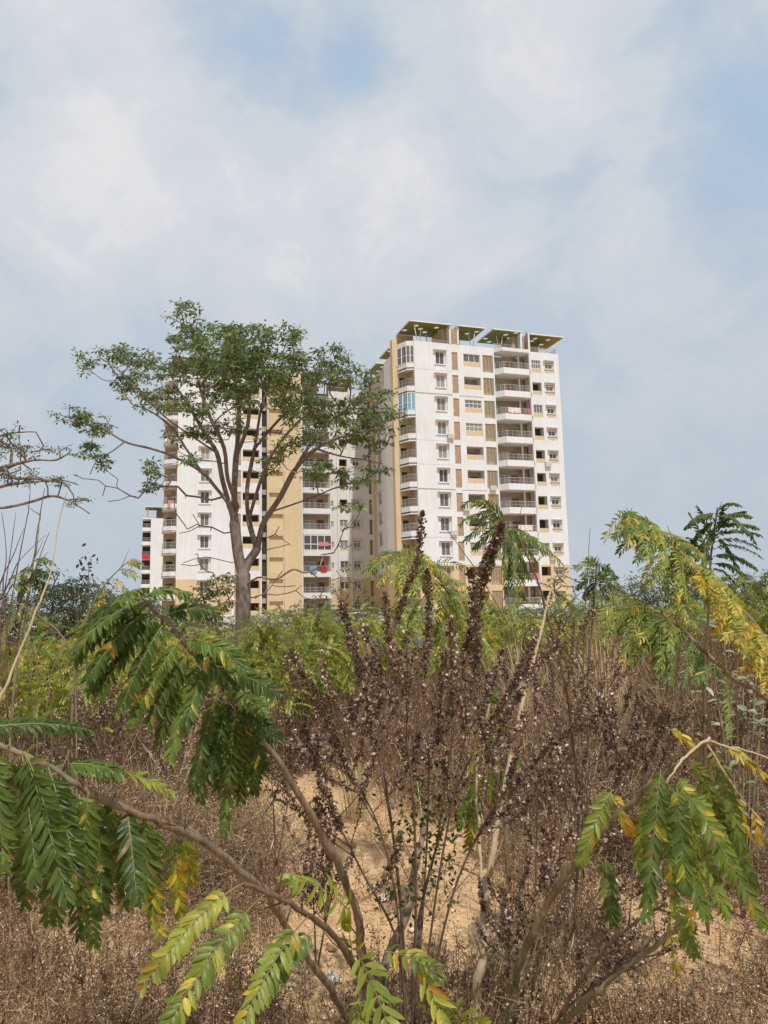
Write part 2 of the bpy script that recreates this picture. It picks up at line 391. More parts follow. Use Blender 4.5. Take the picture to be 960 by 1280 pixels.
def perf_slab(u0, u1, v0, v1, z0, z1, holes, r=0.36):
    """slab with round skylights cut through: list of hole centres"""
    b = Buf(); nu = max(1, round((u1 - u0) / .95)); nv = max(1, round((v1 - v0) / .95)); us = [u0 + (u1 - u0) * k / nu for k in range(nu + 1)]; vs = [v0 + (v1 - v0) * k / nv for k in range(nv + 1)]
    cells = {(min(nu - 1, max(0, int((h[0] - u0) / (u1 - u0) * nu))), min(nv - 1, max(0, int((h[1] - v0) / (v1 - v0) * nv)))) for h in holes}
    du = (u1 - u0) / nu / 2; dv = (v1 - v0) / nv / 2
    for i in range(nu):
        for j in range(nv):
            cu = (us[i] + us[i+1]) / 2; cv = (vs[j] + vs[j+1]) / 2; full = (i, j) in cells
            for z in (z0, z1):
                if not full: b.quad((us[i], vs[j], z), (us[i+1], vs[j], z), (us[i+1], vs[j+1], z), (us[i], vs[j+1], z))
                else:
                    n = 16; C = []; S = []
                    for k in range(n):
                        a = k * 2 * pi / n + pi / 4; C.append((cu + r * cos(a), cv + r * sin(a), z))
                        m = max(abs(cos(a)), abs(sin(a))); S.append((cu + du * cos(a) / m, cv + dv * sin(a) / m, z))
                    for k in range(n): b.quad(C[k], S[k], S[(k+1) % n], C[(k+1) % n])
                    if z == z0:
                        for k in range(n):
                            c1_, c2_ = C[k], C[(k+1) % n]; b.quad(c1_, c2_, (c2_[0], c2_[1], z1), (c1_[0], c1_[1], z1))
    b.quad((u0, v0, z0), (u1, v0, z0), (u1, v0, z1), (u0, v0, z1)); b.quad((u0, v1, z0), (u1, v1, z0), (u1, v1, z1), (u0, v1, z1))
    b.quad((u0, v0, z0), (u0, v1, z0), (u0, v1, z1), (u0, v0, z1)); b.quad((u1, v0, z0), (u1, v1, z0), (u1, v1, z1), (u1, v0, z1))
    return b
def roof_slab(par, u0, u1, v0, v1, z, holes):
    s = obj('roof_slab', (perf_slab(u0, u1, v0, v1, z, z + 0.10, holes), M_soffit), par)
    b = Buf()  # white upstand round the rim, proud of the slab
    t = 0.06
    b.box(u0 - t, u1 + t, v0 - t, v0 - .003, z - .03, z + .12); b.box(u0 - t, u1 + t, v1 + .003, v1 + t, z - .03, z + .12)
    b.box(u0 - t, u0 - .003, v0 - .003, v1 + .003, z - .03, z + .12); b.box(u1 + .003, u1 + t, v0 - .003, v1 + .003, z - .03, z + .12)
    obj('rim', (b, M_white), s); return s

def build_tower():
    T = thing('apartment_tower', 'tall white apartment tower with olive roof canopies to the right of the big tree', 'apartment building', BLD, RZ)
    floors = [32.1 - 3 * k for k in range(11)]          # floor slab levels, top floor first
    wall = Buf(); low = Buf(); ZB = 7.63; TOP = 35.5
    ops = []
    for fz in floors:
        ops.append((3.27, 4.40, fz + 0.66, fz + 2.27, .2))           # window A
        ops.append((7.06, 9.35, fz + 0.65, fz + 2.30, 1.3))          # window B / open balcony
        ops.append((16.72, 18.03, fz + 0.62, fz + 2.30, .9))
        ops.append((18.68, 19.72, fz + 0.80, fz + 2.15, .2))
        ops.append((5.45, 6.25, fz + 0.03, fz + 2.37, .12))          # brick strip
        ops.append((9.70, 11.17, fz + 0.08, fz + 2.35, .5))          # ribbed recess
    def clip(os, a, b):
        r = []
        for o in os:
            c, d = max(o[2], a), min(o[3], b)
            if d - c > 0.02: r.append((o[0], o[1], c, d) + tuple(o[4:]))
        return r
    # left part up to the balcony, the bay of the balcony, right part
    for (a, b) in ((0.42, 11.35), (16.25, 20.75)):
        sub = [o for o in ops if a <= o[0] and o[1] <= b]
        facade(wall, a, b, ZB, TOP, 0.0, clip(sub, ZB, TOP)); facade(low, a, b, 0.0, ZB, 0.003, clip(sub, 0, ZB))
    # sides and back
    for buf, z0, z1 in ((wall, ZB, TOP), (low, 0, ZB)):
        e = 0 if buf is wall else .003
        buf.quad((20.75 - e, 0, z0), (20.75 - e, 14, z0), (20.75 - e, 14, z1), (20.75 - e, 0, z1))
        buf.quad((-0.6, 9, z0), (1.5, 9, z0), (1.5, 9, z1), (-0.6, 9, z1))
        buf.quad((0.42, 0, z0), (0.42, 0.35, z0), (0.42, 0.35, z1), (0.42, 0, z1))
        buf.quad((11.35, 0, z0), (11.35, 1.2, z0), (11.35, 1.2, z1), (11.35, 0, z1)); buf.quad((16.25, 0, z0), (16.25, 1.2, z0), (16.25, 1.2, z1), (16.25, 0, z1))
        buf.quad((-0.6, 2.2, z0), (-0.6, 9, z0), (-0.6, 9, z1), (-0.6, 2.2, z1))
    wall.quad((-.6, 2, 34.9), (20.75, 2, 34.9), (20.75, 22, 34.9), (-.6, 22, 34.9))    # terrace deck
    wall.box(0.42, 20.75, 0.18, 0.22, 34.9, 35.49)                    # inner face of the parapet
    wall.box(20.5, 20.749, 0.22, 14, 34.9, 35.5)
    # flank wing, face looking left
    fops = []
    for fz in floors:
        fops.append((10.9, 12.5, fz + .6, fz + 2.27, .2)); fops.append((17.6, 19.3, fz + .6, fz + 2.27, .2))
    facade(wall, 9.0, 20.0, ZB, TOP, 1.5, clip(fops, ZB, TOP), side=True); facade(low, 9.0, 20.0, 0, ZB, 1.503, clip(fops, 0, ZB), side=True)
    wall.box(1.5, 20, 22, 22.1, 0.0, TOP)
    obj('wall', (wall, M_white), T); obj('plinth', (low, M_beige), T)
    # inner core behind the openings
    core = Buf(); core.box(0.5, 20.5, 1.35, 8.9, 0.1, 34.85); core.box(1.72, 20, 9.1, 21.9, 0.1, 34.85); core.box(16.4, 20.5, .92, 1.345, .1, 34.8)
    core.box(7.0, 9.4, 1.3, 1.348, .1, 34.8)
    for u in (0.55, 4.7, 6.6, 9.5):
        pass
    obj('inner_wall', (core, M_room), T)
    beige = Buf(); beige.box(-1.75, -1.12, 2.0, 2.9, 0.0, 36.2); beige.box(1.42, 1.6, 20.0, 21.35, 0, 35.2)
    obj('pilaster', (beige, M_beige), T)
    for k, fz in enumerate(floors[:9]):
        spans = ((.42, 5.4), (6.3, 9.6)) if k in (2, 6) else ((.42, 5.4),)
        for a, b in spans:
            g = Buf(); g.box(a, b, -.03 if k in (2, 6) else -.008, -.003, fz + (2.72 if k in (2, 6) else -.2), fz + (2.78 if k in (2, 6) else -.17)); obj('ledge', (g, M_grey), T)
    # brick strips per floor and its pier above the parapet
    bm = Buf(); bm.box(5.45, 6.25, .10, .115, 0.03, 2.37); bme = bm.mesh('brick_panel', M_brick)
    rb = Buf(); rb.box(9.70, 11.17, .46, .49, .08, 2.35)
    for k in range(7):
        a = 9.74 + k * .205
        i = len(rb.v); rb.v += [(a, .44, .08), (a + .13, .44, .08), (a + .16, .08, 2.33), (a + .03, .08, 2.33), (a, .46, .08), (a + .13, .46, .08), (a + .16, .458, 2.33), (a + .03, .458, 2.33)]
        for f in ((0, 1, 2, 3), (0, 3, 7, 4), (1, 5, 6, 2), (3, 2, 6, 7)): rb.f.append(tuple(i + q for q in f)); rb.c.append(None)
    rme = rb.mesh('ribbed_panel', mat('ribbed_tan', (0.42, 0.36, 0.245), .85, .1, .15, 2))
    pb = Buf(); pb.box(7.09, 9.32, 0.03, .11, .0, .62); pbm = pb.mesh('spandrel', M_beige)
    pc = Buf(); pc.box(16.75, 18.0, 0.03, .11, 0, .55); pcm = pc.mesh('spandrel', M_beige)
    pd = Buf(); pd.box(18.7, 19.7, -.03, -.003, 0, .42); pdm = pd.mesh('spandrel', M_beige)
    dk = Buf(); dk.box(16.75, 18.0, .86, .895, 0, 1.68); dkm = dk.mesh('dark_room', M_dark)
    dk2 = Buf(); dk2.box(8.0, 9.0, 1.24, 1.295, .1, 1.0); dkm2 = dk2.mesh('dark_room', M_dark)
    for k, fz in enumerate(floors):
        if fz < 2: continue
        obj('brick_panel', bme, T, (0, 0, fz)); obj('ribbed_panel', rme, T, (0, 0, fz))
        add_window(T, 3.835, .0, fz + .67, 1.11, 1.59, 'two', 0.62)
        obj('spandrel', pbm, T, (0, 0, fz + .66)); obj('spandrel', pcm, T, (0, 0, fz + .63)); obj('spandrel', pdm, T, (0, 0, fz + .72))
        if k in (0, 2, 3, 8): add_window(T, 8.205, .0, fz + 1.29, 2.27, 1.0, ('three', 'four', 'four', 'four')[(k) % 4] if k else 'three')
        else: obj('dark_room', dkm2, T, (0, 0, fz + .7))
        if k in (0, 2, 8): add_window(T, 17.375, .0, fz + 1.2, 1.29, 1.09, 'four' if k == 0 else ('three' if k == 2 else 'two'))
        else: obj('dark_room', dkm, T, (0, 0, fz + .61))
        add_window(T, 19.2, .0, fz + 1.26, 1.0, .88, 'transom', 0.50, lift=.12)
        for vv in (11.7, 18.45): add_window(T, 1.5, vv, fz + .61, 1.56, 1.62, 'two', .5, rz=-pi/2)
    ac = Buf(); ac.box(-.42, .42, -.36, -.03, 0, .58)
    for q in range(7): ac.box(-.36, .3, -.372, -.361, .06 + q * .07, .085 + q * .07)
    acm = ac.mesh('ac_unit', mat('ac_metal', (.52, .52, .50), .5, .3, .1, 4)); 
    for (u, k) in ((4.9, 3), (4.9, 7), (10.4, 5), (18.35, 4), (18.35, 8), (6.7, 6)): obj('ac_unit', acm, T, (u, 0, floors[k] + .12 - .35 * (u == 10.4)))
    # main balcony stack
    ch = [(11.36, .0), (12.15, -.95), (15.98, -.95), (15.98, 0.0)]
    sb = Buf(); sb.prism([(11.36, 0.001), (12.15, -.95), (16.0, -.95), (16.0, 1.3), (11.36, 1.3)], -.15, 0.0)
    for (a, b) in zip(ch[:-1], ch[1:]):   # solid white band
        a = np.array(a); b = np.array(b); d = nrm(b - a); n = np.array([-d[1], d[0]]) * .1
        sb.prism([tuple(a), tuple(b), tuple(b + n), tuple(a + n)], .001, .62)
    sbm = sb.mesh('balcony', M_white)
    rl = railing_mesh([(11.42, .05), (12.18, -.9), (15.94, -.9)], .85)
    drb = Buf(); drb.box(13.75, 14.6, 1.24, 1.30, .02, 2.1); drm = drb.mesh('door', M_door)
    wl = Buf(); wl.box(15.35, 15.98, 1.05, 1.30, .01, 2.84); wlm = wl.mesh('brick_panel', M_brick)
    cl = Buf(); cl.box(15.0, 15.22, .5, .72, .01, 2.84); clm = cl.mesh('post', M_white)
    for k, fz in enumerate(floors):
        if fz < 2: continue
        b = obj('balcony', sbm, T, (0, 0, fz)); obj('railing', rl, b, (0, 0, .55)); obj('door', drm, b); obj('brick_panel', wlm, b); obj('post', clm, b)
        add_window(b, 12.75, 1.15, .5, 1.3, 1.6, 'two')
    cap = Buf(); cap.prism([(11.36, .001), (12.1, -.9), (16.0, -.9), (16.0, 1.3), (11.36, 1.3)], 34.95, 35.1); cap.box(12.1, 16.0, -.9, -.8, 35.101, 35.4)
    cap.prism([(11.36, .0), (12.1, -.9), (12.1, -.8), (11.45, .02)], 35.101, 35.4); obj('balcony_roof', (cap, M_white), T)
    # corner balconies at the left end
    cp = [(.41, .06), (-.5, .35), (-1.15, 1.95)]
    sb = Buf(); sb.prism([(.41, .06), (.41, 1.99), (-1.15, 1.99), (-1.15, 1.95), (-.5, .35)], -.2, 0.0)
    for (a, b) in zip(cp[:-1], cp[1:]):
        a = np.array(a); b = np.array(b); d = nrm(b - a); n = np.array([d[1], -d[0]]) * .1
        sb.prism([tuple(a), tuple(b), tuple(b + n), tuple(a + n)], -.35, .62)
    cbm = sb.mesh('balcony', M_white); rl2 = railing_mesh([(.36, .1), (-.47, .4), (-1.08, 1.9)], .95)
    bk = Buf(); bk.box(-1.1, .45, 2.0, 2.05, 0, 34.9); bk.box(.43, .48, .36, 2.0, 0, 34.9); obj('balcony_back', (bk, M_tan), T)
    dd = Buf(); dd.box(-.9, -.2, 1.93, 1.99, .02, 2.1); ddm = dd.mesh('door', M_dark)
    gl = Buf()
    for (a, b) in zip(cp[:-1], cp[1:]):
        a = np.array(a); b = np.array(b)
        gl.quad((*a, .62), (*b, .62), (*b, 2.75), (*a, 2.75))
    glm = gl.mesh('glazing', M_blueglass); glg = gl.mesh('glazing', M_pane)
    fr = Buf()
    for (a, b) in zip(cp[:-1], cp[1:]):
        a = np.array(a); b = np.array(b)
        for q in (0, .5, 1): p = a + (b - a) * q; fr.box(p[0] - .06, p[0] + .04, p[1] - .06, p[1] + .04, .6, 2.78)
        for z in (.62, 1.5, 2.74): fr.tube([(*a, z), (*b, z)], .045, 4)
    frm = fr.mesh('frame', M_frame)
    for k, fz in enumerate(floors):
        if fz < 2: continue
        b = obj('balcony', cbm, T, (0, 0, fz)); obj('railing', rl2, b, (0, 0, .6)); obj('door', ddm, b)
        if k == 0: obj('glazing', glg, b); obj('frame', frm, b)
        if k == 2: obj('glazing', glm, b); obj('frame', frm, b)
    cap = Buf(); cap.prism([(.41, .06), (.41, 1.99), (-1.15, 1.99), (-1.15, 1.95), (-.5, .35)], 34.9, 35.48); obj('balcony_roof', (cap, M_white), T)
    # down pipe
    pp = Buf(); pp.tube([(16.1, -.10, 0), (16.1, -.10, 38)], .09, 6); obj('drain_pipe', (pp, M_pipe), T)
    wp = Buf(); wp.box(16.30, 16.55, -.14, -.003, 0, 37.9); wp.box(5.2, 5.42, -.06, 4.5, 35.5, 38.0); wp.box(6.28, 6.5, -.06, .3, 35.5, 38.0)
    wp.box(15.2, 15.45, -.06, 4.2, 35.5, 37.9); wp.box(16.3, 16.55, -.003, 4.2, 35.5, 37.9)
    obj('pier', (wp, M_white), T)
    bp = Buf(); bp.box(5.43, 6.27, .05, .3, 35.5, 37.5); bp.box(15.46, 16.0, .3, .5, 35.5, 37.4); obj('brick_panel', (bp, M_brick), T)
    # roof canopies
    roof_slab(T, -.15, 5.35, -.3, 4.3, 37.88, [(.9, .8), (2.2, 1.9), (3.9, .7), (.6, 2.9), (3.4, 3.2), (4.7, 2.2)])
    roof_slab(T, 6.35, 10.05, -.3, 4.3, 37.88, [(7.1, .8), (8.5, 2.4), (7.2, 3.5), (9.2, .8)])
    roof_slab(T, 11.15, 15.15, -.6, 4.3, 37.78, [(12.0, 2.4), (13.2, .8), (14.3, 1.8), (12.6, 3.6), (14.2, .0)])
    roof_slab(T, 16.6, 21.5, -.3, 4.3, 37.75, [(18.1, .8), (20.0, .8), (18.4, 2.4), (20.4, 2.7), (17.3, 3.6)])
    bk = Buf(); bk.box(-.3, 2.0, 4.4, 4.6, 34.9, 37.85); bk.box(4.6, 5.15, 1.0, 4.4, 35.0, 37.85); bk.box(6.55, 8.6, 4.4, 4.6, 34.9, 37.8)
    bk.box(14.55, 15.15, .9, 4.2, 35.0, 37.75); bk.box(16.7, 20.3, 4.35, 4.5, 34.9, 37.7); obj('terrace_wall', (bk, M_tan), T)
    wb = Buf(); wb.box(2.4, 7.6, 6.5, 6.8, 34.9, 36.4); wb.box(8.8, 14.5, 6.5, 6.8, 34.9, 36.6); obj('stair_head', (wb, M_white), T)
    vv = Buf()
    for u in (1.6, 9.0, 13.0):
        for du in (-.45, .45): vv.tube([(u, 1.5, 34.9), (u + du, 1.5, 37.88)], .05, 6)
    for u in (19.9, 3.5, 7.5): vv.tube([(u, 3.5, 34.9), (u, 3.5, 37.78)], .08, 6)
    obj('canopy_post', (vv, M_frame), T)
    obj('railing', railing_mesh([(16.7, .25), (20.6, .25), (20.6, 3.5)], .75), T, (0, 0, 35.5))
    obj('railing', railing_mesh([(2.4, .25), (5.1, .25)], .45), T, (0, 0, 35.5)); obj('railing', railing_mesh([(11.5, .3), (14.6, .3)], .8), T, (0, 0, 35.5))
    # canopies over the flank wing
    roof_slab(T, .4, 3.4, 9.6, 14.0, 37.88, [(1.2, 11), (2.2, 12.6)])
    roof_slab(T, .6, 6.0, 16.0, 21.0, 37.88, [(1.6, 17.2), (3.2, 18.5), (1.6, 19.6)])
    for q in ((1.9, 2.3, 10.0, 13.5, 34.9, 37.85), (2.0, 5.5, 18.5, 18.8, 34.9, 37.85)):
        fb = Buf(); fb.box(*q); obj('terrace_wall', (fb, M_tan), T)
    return T
build_tower()

def build_block():
    dz = -0.6
    T = thing('apartment_block', 'long white and beige apartment block rising behind the big tree, joining the right tower', 'apartment building', BLD, RZ)
    floors = [31.5 - 3 * k for k in range(11)]; ZB = 7.0; TOP = 34.9
    wall = Buf(); low = Buf(); cream = Buf(); beige = Buf()
    vL, vB, vR = 18.26, 18.94, 21.36
    def band(a, b, v, ops, top=TOP, up=wall, side=False):
        nonlocal_low = low
        def clip(z0, z1):
            r = []
            for o in ops:
                c, d = max(o[2], z0), min(o[3], z1)
                if d - c > .02: r.append((o[0], o[1], c, d) + tuple(o[4:]))
            return r
        facade(up, a, b, ZB, top, v, clip(ZB, top), side=side); facade(nonlocal_low, a, b, 0, ZB, v + .003, clip(0, ZB), side=side)
    ops = []
    for fz in floors:
        ops += [(-23.80, -22.67, fz + .66, fz + 2.27, .2), (-19.25, -18.45, fz + .03, fz + 2.37, .12), (-18.2, -15.95, fz + .65, fz + 2.3, 1.2)]
    band(-26.85, -15.72, vL, ops)
    wall.quad((-26.85, vL, ZB), (-26.85, vL + 12, ZB), (-26.85, vL + 12, TOP), (-26.85, vL, TOP)); low.quad((-26.848, vL, 0), (-26.848, vL + 12, 0), (-26.848, vL + 12, ZB), (-26.848, vL, ZB))
    wall.quad((-15.72, vL, 0), (-15.72, vB + .8, 0), (-15.72, vB + .8, TOP), (-15.72, vL, TOP))
    # beige stair tower with recessed shutters
    bo = []
    for fz in floors: bo.append((-14.54, -12.38, fz + .25, fz + 2.5, .35))
    facade(beige, -14.78, -9.9, 0, 36.2, vB, bo); beige.quad((-9.9, vB, 0), (-9.9, 23, 0), (-9.9, 23, 36.2), (-9.9, vB, 36.2))
    beige.quad((-14.78, vB, 0), (-14.78, vB + .8, 0), (-14.78, vB + .8, 36.2), (-14.78, vB, 36.2)); beige.quad((-14.78, vB, 36.2), (-9.9, vB, 36.2), (-9.9, 26, 36.2), (-14.78, 26, 36.2))
    beige.box(-14.4, -12.5, vB + .352, vB + .4, .1, 34.8)
    # recessed facade
    ro = []
    for fz in floors:
        ro += [(-3.78, -2.6, fz + .65, fz + 2.2, .8), (-1.75, -.72, fz + .85, fz + 2.15, .2), (.72, 1.2, fz + .1, fz + 2.3, .7), (-5.1, -4.72, fz + 1.1, fz + 1.95, .15)]
    low_main = low; low = Buf(); band(-5.25, 1.5, vR, ro, up=cream)
    obj('plinth', (low, M_beige), T); low = low_main
    wall.quad((-26.85, vL, TOP - .5), (-9.9, vL, TOP - .5), (-9.9, 30, TOP - .5), (-26.85, 30, TOP - .5)); cream.quad((-9.9, vR, TOP - .5), (1.5, vR, TOP - .5), (1.5, 30, TOP - .5), (-9.9, 30, TOP - .5))
    obj('wall', (wall, M_white), T); obj('plinth', (low, M_beige), T); obj('cream_wall', (cream, M_cream), T); obj('stair_tower', (beige, M_beige), T)
    core = Buf(); core.box(-26.6, -15.9, vL + 1.2, vL + 12, .1, 34.3); core.box(-9.8, -5.2, vR + .2, 30, .1, 34.3); core.box(-5.2, 1.4, vR + .8, 30, .1, 34.3)
    obj('inner_wall', (core, M_room), T)
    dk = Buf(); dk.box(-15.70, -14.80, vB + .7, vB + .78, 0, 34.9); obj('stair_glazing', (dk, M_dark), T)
    sl_ = Buf()
    for fz in floors: sl_.box(-15.69, -14.81, vB + .45, vB + .69, fz - .75, fz - .05)
    obj('landing', (sl_, M_grey), T)
    pp = Buf()
    for u, v in ((-15.72, vL - .08), (-4.05, vR - .1), (-2.15, vR - .1)): pp.box(u - .09, u + .09, v - .06, v + .06, 0, TOP)
    pp.box(-9.9, -9.55, vB + .9, vR, 0, TOP); pp.box(-19.62, -19.32, vL - .05, vL - .003, 0, TOP)
    obj('drain_pipe', (pp, M_white), T)
    bm = Buf(); bm.box(-19.25, -18.45, vL + .10, vL + .115, 0.03, 2.37); bme = bm.mesh('brick_panel', M_brick)
    sp = Buf(); sp.box(-18.17, -15.98, vL + .03, vL + .12, 0, .62); spm = sp.mesh('spandrel', M_beige)
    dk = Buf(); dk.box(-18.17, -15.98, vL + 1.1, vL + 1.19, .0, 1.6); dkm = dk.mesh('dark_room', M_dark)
    sh = Buf()
    sh.box(-14.5, -12.42, vB + .28, vB + .35, 0, 1.3)
    shm = sh.mesh('shutter', mat('shutter_cream', (.55, .47, .29), .8, .1, .1, 3))
    s2 = Buf(); s2.box(-3.75, -2.63, vR + .03, vR + .1, 0, .5); s2m = s2.mesh('spandrel', M_beige)
    s3 = Buf(); s3.box(-1.72, -.75, vR - .03, vR - .003, 0, .42); s3m = s3.mesh('spandrel', M_beige)
    d3 = Buf(); d3.box(.73, 1.19, vR + .6, vR + .69, .1, 2.3); d3m = d3.mesh('dark_room', M_tan)
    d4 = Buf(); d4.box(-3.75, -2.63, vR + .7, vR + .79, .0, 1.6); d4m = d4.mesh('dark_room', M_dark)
    for k, fz in enumerate(floors):
        if fz < 1: continue
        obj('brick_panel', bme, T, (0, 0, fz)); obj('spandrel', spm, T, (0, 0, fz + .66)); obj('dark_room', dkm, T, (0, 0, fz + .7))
        add_window(T, -23.235, vL, fz + .67, 1.11, 1.59, 'two', .7)
        if k % 2 == 0: obj('shutter', shm, T, (0, 0, fz + .3))
        obj('spandrel', s2m, T, (0, 0, fz + .66)); obj('spandrel', s3m, T, (0, 0, fz + .72)); obj('dark_room', d3m, T, (0, 0, fz))
        if k > 5: add_window(T, -3.19, vR, fz + 1.18, 1.16, 1.0, 'two')
        else: obj('dark_room', d4m, T, (0, 0, fz + .6))
        add_window(T, -1.235, vR, fz + 1.26, 1.0, .86, 'transom', .5)
        add_window(T, -4.91, vR, fz + 1.12, .36, .8, 'two')
    # balcony stack of the recessed facade
    vb = 20.17
    sb = Buf(); sb.box(-9.45, -5.4, vb, vR + .2, -.15, 0); sb.box(-9.45, -5.4, vb, vb + .1, .001, .62); sb.box(-9.45, -9.35, vb + .1, vR, .001, .62); sb.box(-5.5, -5.4, vb + .1, vR, .001, .62)
    sbm = sb.mesh('balcony', M_white); rl = railing_mesh([(-9.4, vb + .05), (-5.45, vb + .05)], .85)
    dr = Buf(); dr.box(-7.05, -6.2, vR + .12, vR + .18, .02, 2.1); drm = dr.mesh('door', M_door)
    glb = Buf()
    glb.box(-9.4, -5.45, vb + .02, vb + .05, .62, 2.7); glm = glb.mesh('glazing', M_pane)
    fr = Buf()
    for q in range(5): u = -9.42 + q * .99; fr.box(u, u + .09, vb - .03, vb + .08, .62, 2.8)
    for z in (.62, 1.45, 2.7): fr.box(-9.4, -5.42, vb - .025, vb + .078, z, z + .09)
    frm = fr.mesh('frame', M_frame)
    for k, fz in enumerate(floors):
        b = obj('balcony', sbm, T, (0, 0, fz)); obj('railing', rl, b, (0, 0, .55)); obj('door', drm, b)
        add_window(b, -8.25, vR + .02, .5, 1.4, 1.6, 'two')
        if k == 7: obj('glazing', glm, b); obj('frame', frm, b)
    # balconies at the left end
    cp = [(-26.83, vL + .1), (-27.5, vL + .1), (-28.5, vL + .9), (-28.6, vL + 3.5)]
    sb = Buf(); sb.prism([(-26.83, vL + .1), (-26.83, vL + 3.5), (-28.6, vL + 3.5), (-28.5, vL + .9), (-27.5, vL + .1)], -.15, 0)
    for (a, b) in zip(cp[:-1], cp[1:]):
        a = np.array(a); b = np.array(b); d = nrm(b - a); n = np.array([d[1], -d[0]]) * .1
        sb.prism([tuple(a), tuple(b), tuple(b + n), tuple(a + n)], -.2, .55)
    cbm = sb.mesh('balcony', M_white); rl2 = railing_mesh([(-26.85, vL + .15), (-27.48, vL + .15), (-28.43, vL + .95), (-28.5, vL + 3.4)], .95)
    bk = Buf(); bk.box(-28.4, -26.86, vL + 3.52, vL + 3.6, 0, 34.9); obj('balcony_back', (bk, M_tan), T)
    dd = Buf(); dd.box(-28.0, -27.2, vL + 3.44, vL + 3.51, .02, 2.1); ddm = dd.mesh('door', M_dark)
    for fz in floors:
        if fz < 2: continue
        b = obj('balcony', cbm, T, (0, 0, fz)); obj('railing', rl2, b, (0, 0, .5)); obj('door', ddm, b)
    lp = Buf(); lp.box(-27.0, -26.86, vL + .12, vL + .4, 0, TOP); obj('pier', (lp, M_pipe), T)
    cap = Buf(); cap.prism([(-26.83, vL + .1), (-26.83, vL + 3.5), (-28.6, vL + 3.5), (-28.5, vL + .9), (-27.5, vL + .1)], 33.9, 34.3); obj('balcony_roof', (cap, M_white), T)
    roof_slab(T, -27.6, -21.4, vL - .3, vL + 4.3, 37.2, [(-26.5, vL + 1), (-24.5, vL + 1.6), (-22.6, vL + 1), (-25.6, vL + 3.2)])
    roof_slab(T, -20.6, -16.8, vL - .3, vL + 4.3, 37.2, [(-19.5, vL + 1), (-18, vL + 2.4)])
    roof_slab(T, -9.3, -5.8, vb, vR + 4, 37.2, [(-8.2, vb + 1), (-6.8, vb + 2.6)]); roof_slab(T, -4.6, -1.2, vR, vR + 4.2, 37.0, [(-3.6, vR + 1), (-2.2, vR + 2.6)])
    for q in ((-27.4, -22, vL + 4.4, vL + 4.6, 34.4, 37.15), (-20.5, -17, vL + 4.4, vL + 4.6, 34.4, 37.15), (-9, -6, vR + 4.1, vR + 4.3, 34.4, 37.15), (-4.5, -1.4, vR + 4.3, vR + 4.5, 34.4, 36.95)):
        bk = Buf(); bk.box(*q); obj('terrace_wall', (bk, M_tan), T)
    return T
build_block()

def build_far():
    # farther block of the estate
    base = np.array([3.76, 91.0]); n = np.array([-cos(radians(72)), sin(radians(72))]); b0 = base + n * 83.49
    T = thing('apartment_block', 'small distant white apartment block with a red cloth over a balcony rail', 'apartment building', (b0[0], b0[1], 0), RZ)
    floors = [20.9 - 3 * k for k in range(8)]
    wall = Buf(); ops = [(-24.6, -23.4, fz + .7, fz + 2.2, .2) for fz in floors if fz > 0]
    facade(wall, -29.05, -17, 6.3, 23.5, 0, ops[:-2]); facade(wall, -29.05, -17, 0, 6.3, 0, [])
    wall.quad((-29.05, 0, 0), (-29.05, 10, 0), (-29.05, 10, 23.5), (-29.05, 0, 23.5)); wall.quad((-29.05, 0, 23), (-17, 0, 23), (-17, 10, 23), (-29.05, 10, 23))
    obj('wall', (wall, M_white), T)
    for fz in floors[:5]: add_window(T, -24.0, 0, fz + .7, 1.2, 1.5, 'two', .6)
    sb = Buf(); sb.box(-30.8, -29.06, .15, 4.0, -.15, 0); sb.box(-30.8, -29.06, .15, .25, .001, .6); sb.box(-30.8, -30.7, .25, 4, .001, .6); sbm = sb.mesh('balcony', M_white)
    rl = railing_mesh([(-29.06, .2), (-30.75, .2), (-30.75, 3.9)], .9)
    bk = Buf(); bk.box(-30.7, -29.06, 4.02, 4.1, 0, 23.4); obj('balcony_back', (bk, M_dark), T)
    for fz in floors:
        b = obj('balcony', sbm, T, (0, 0, fz)); obj('railing', rl, b, (0, 0, .5))
    cp = Buf(); cp.box(-30.8, -29.06, .15, 4.0, 23.3, 23.6); obj('balcony_roof', (cp, M_white), T)
    roof_slab(T, -30.2, -22, 0, 5, 25.9, [(-29, 1.2), (-27, 2.6)])
    for q in ((-29.9, -29.5, .4, 4.6, 23.6, 25.85), (-27.9, -22, 4.7, 4.9, 23.1, 25.85)):
        bk = Buf(); bk.box(*q); obj('terrace_wall', (bk, M_tan), T)
build_far()

# laundry and cloths on balconies (things of their own)
RM = Matrix.Rotation(RZ, 3, 'Z')
def bpt(u, v, z, base=BLD): p = RM @ Vector((u, v, z)); return (p[0] + base[0], p[1] + base[1], p[2])
def cloth(u, v, z, w, h, m, label, base=BLD, name='cloth', cat='laundry'):
    n = 10; vs = []
    b = Buf()
    pts = [(x * w / n, 0.03 * sin(x * 2.1) + .02 * sin(x * 5)) for x in range(n + 1)]
    for i in range(n):
        (x0, y0), (x1, y1) = pts[i], pts[i + 1]; hb0 = -h * (1 - .06 * sin(i * 1.7)); hb1 = -h * (1 - .06 * sin((i + 1) * 1.7))
        for q in range(3):
            a, c = q / 3, (q + 1) / 3; k0, k1 = 1 + .6 * a, 1 + .6 * c
            b.quad((x0, y0 * k1, hb0 * c), (x1, y1 * k1, hb1 * c), (x1, y1 * k0, hb1 * a), (x0, y0 * k0, hb0 * a))
        b.quad((x0, y0 * 1.6 + .015, hb0), (x1, y1 * 1.6 + .015, hb1), (x1, y1 + .015, 0), (x0, y0 + .015, 0))
    obj(name, (b, m, True), None, bpt(u, v, z, base), (0, 0, RZ), label=label, category=cat)
farb = (3.76 - cos(radians(72)) * 83.49, 91 + sin(radians(72)) * 83.49, 0)
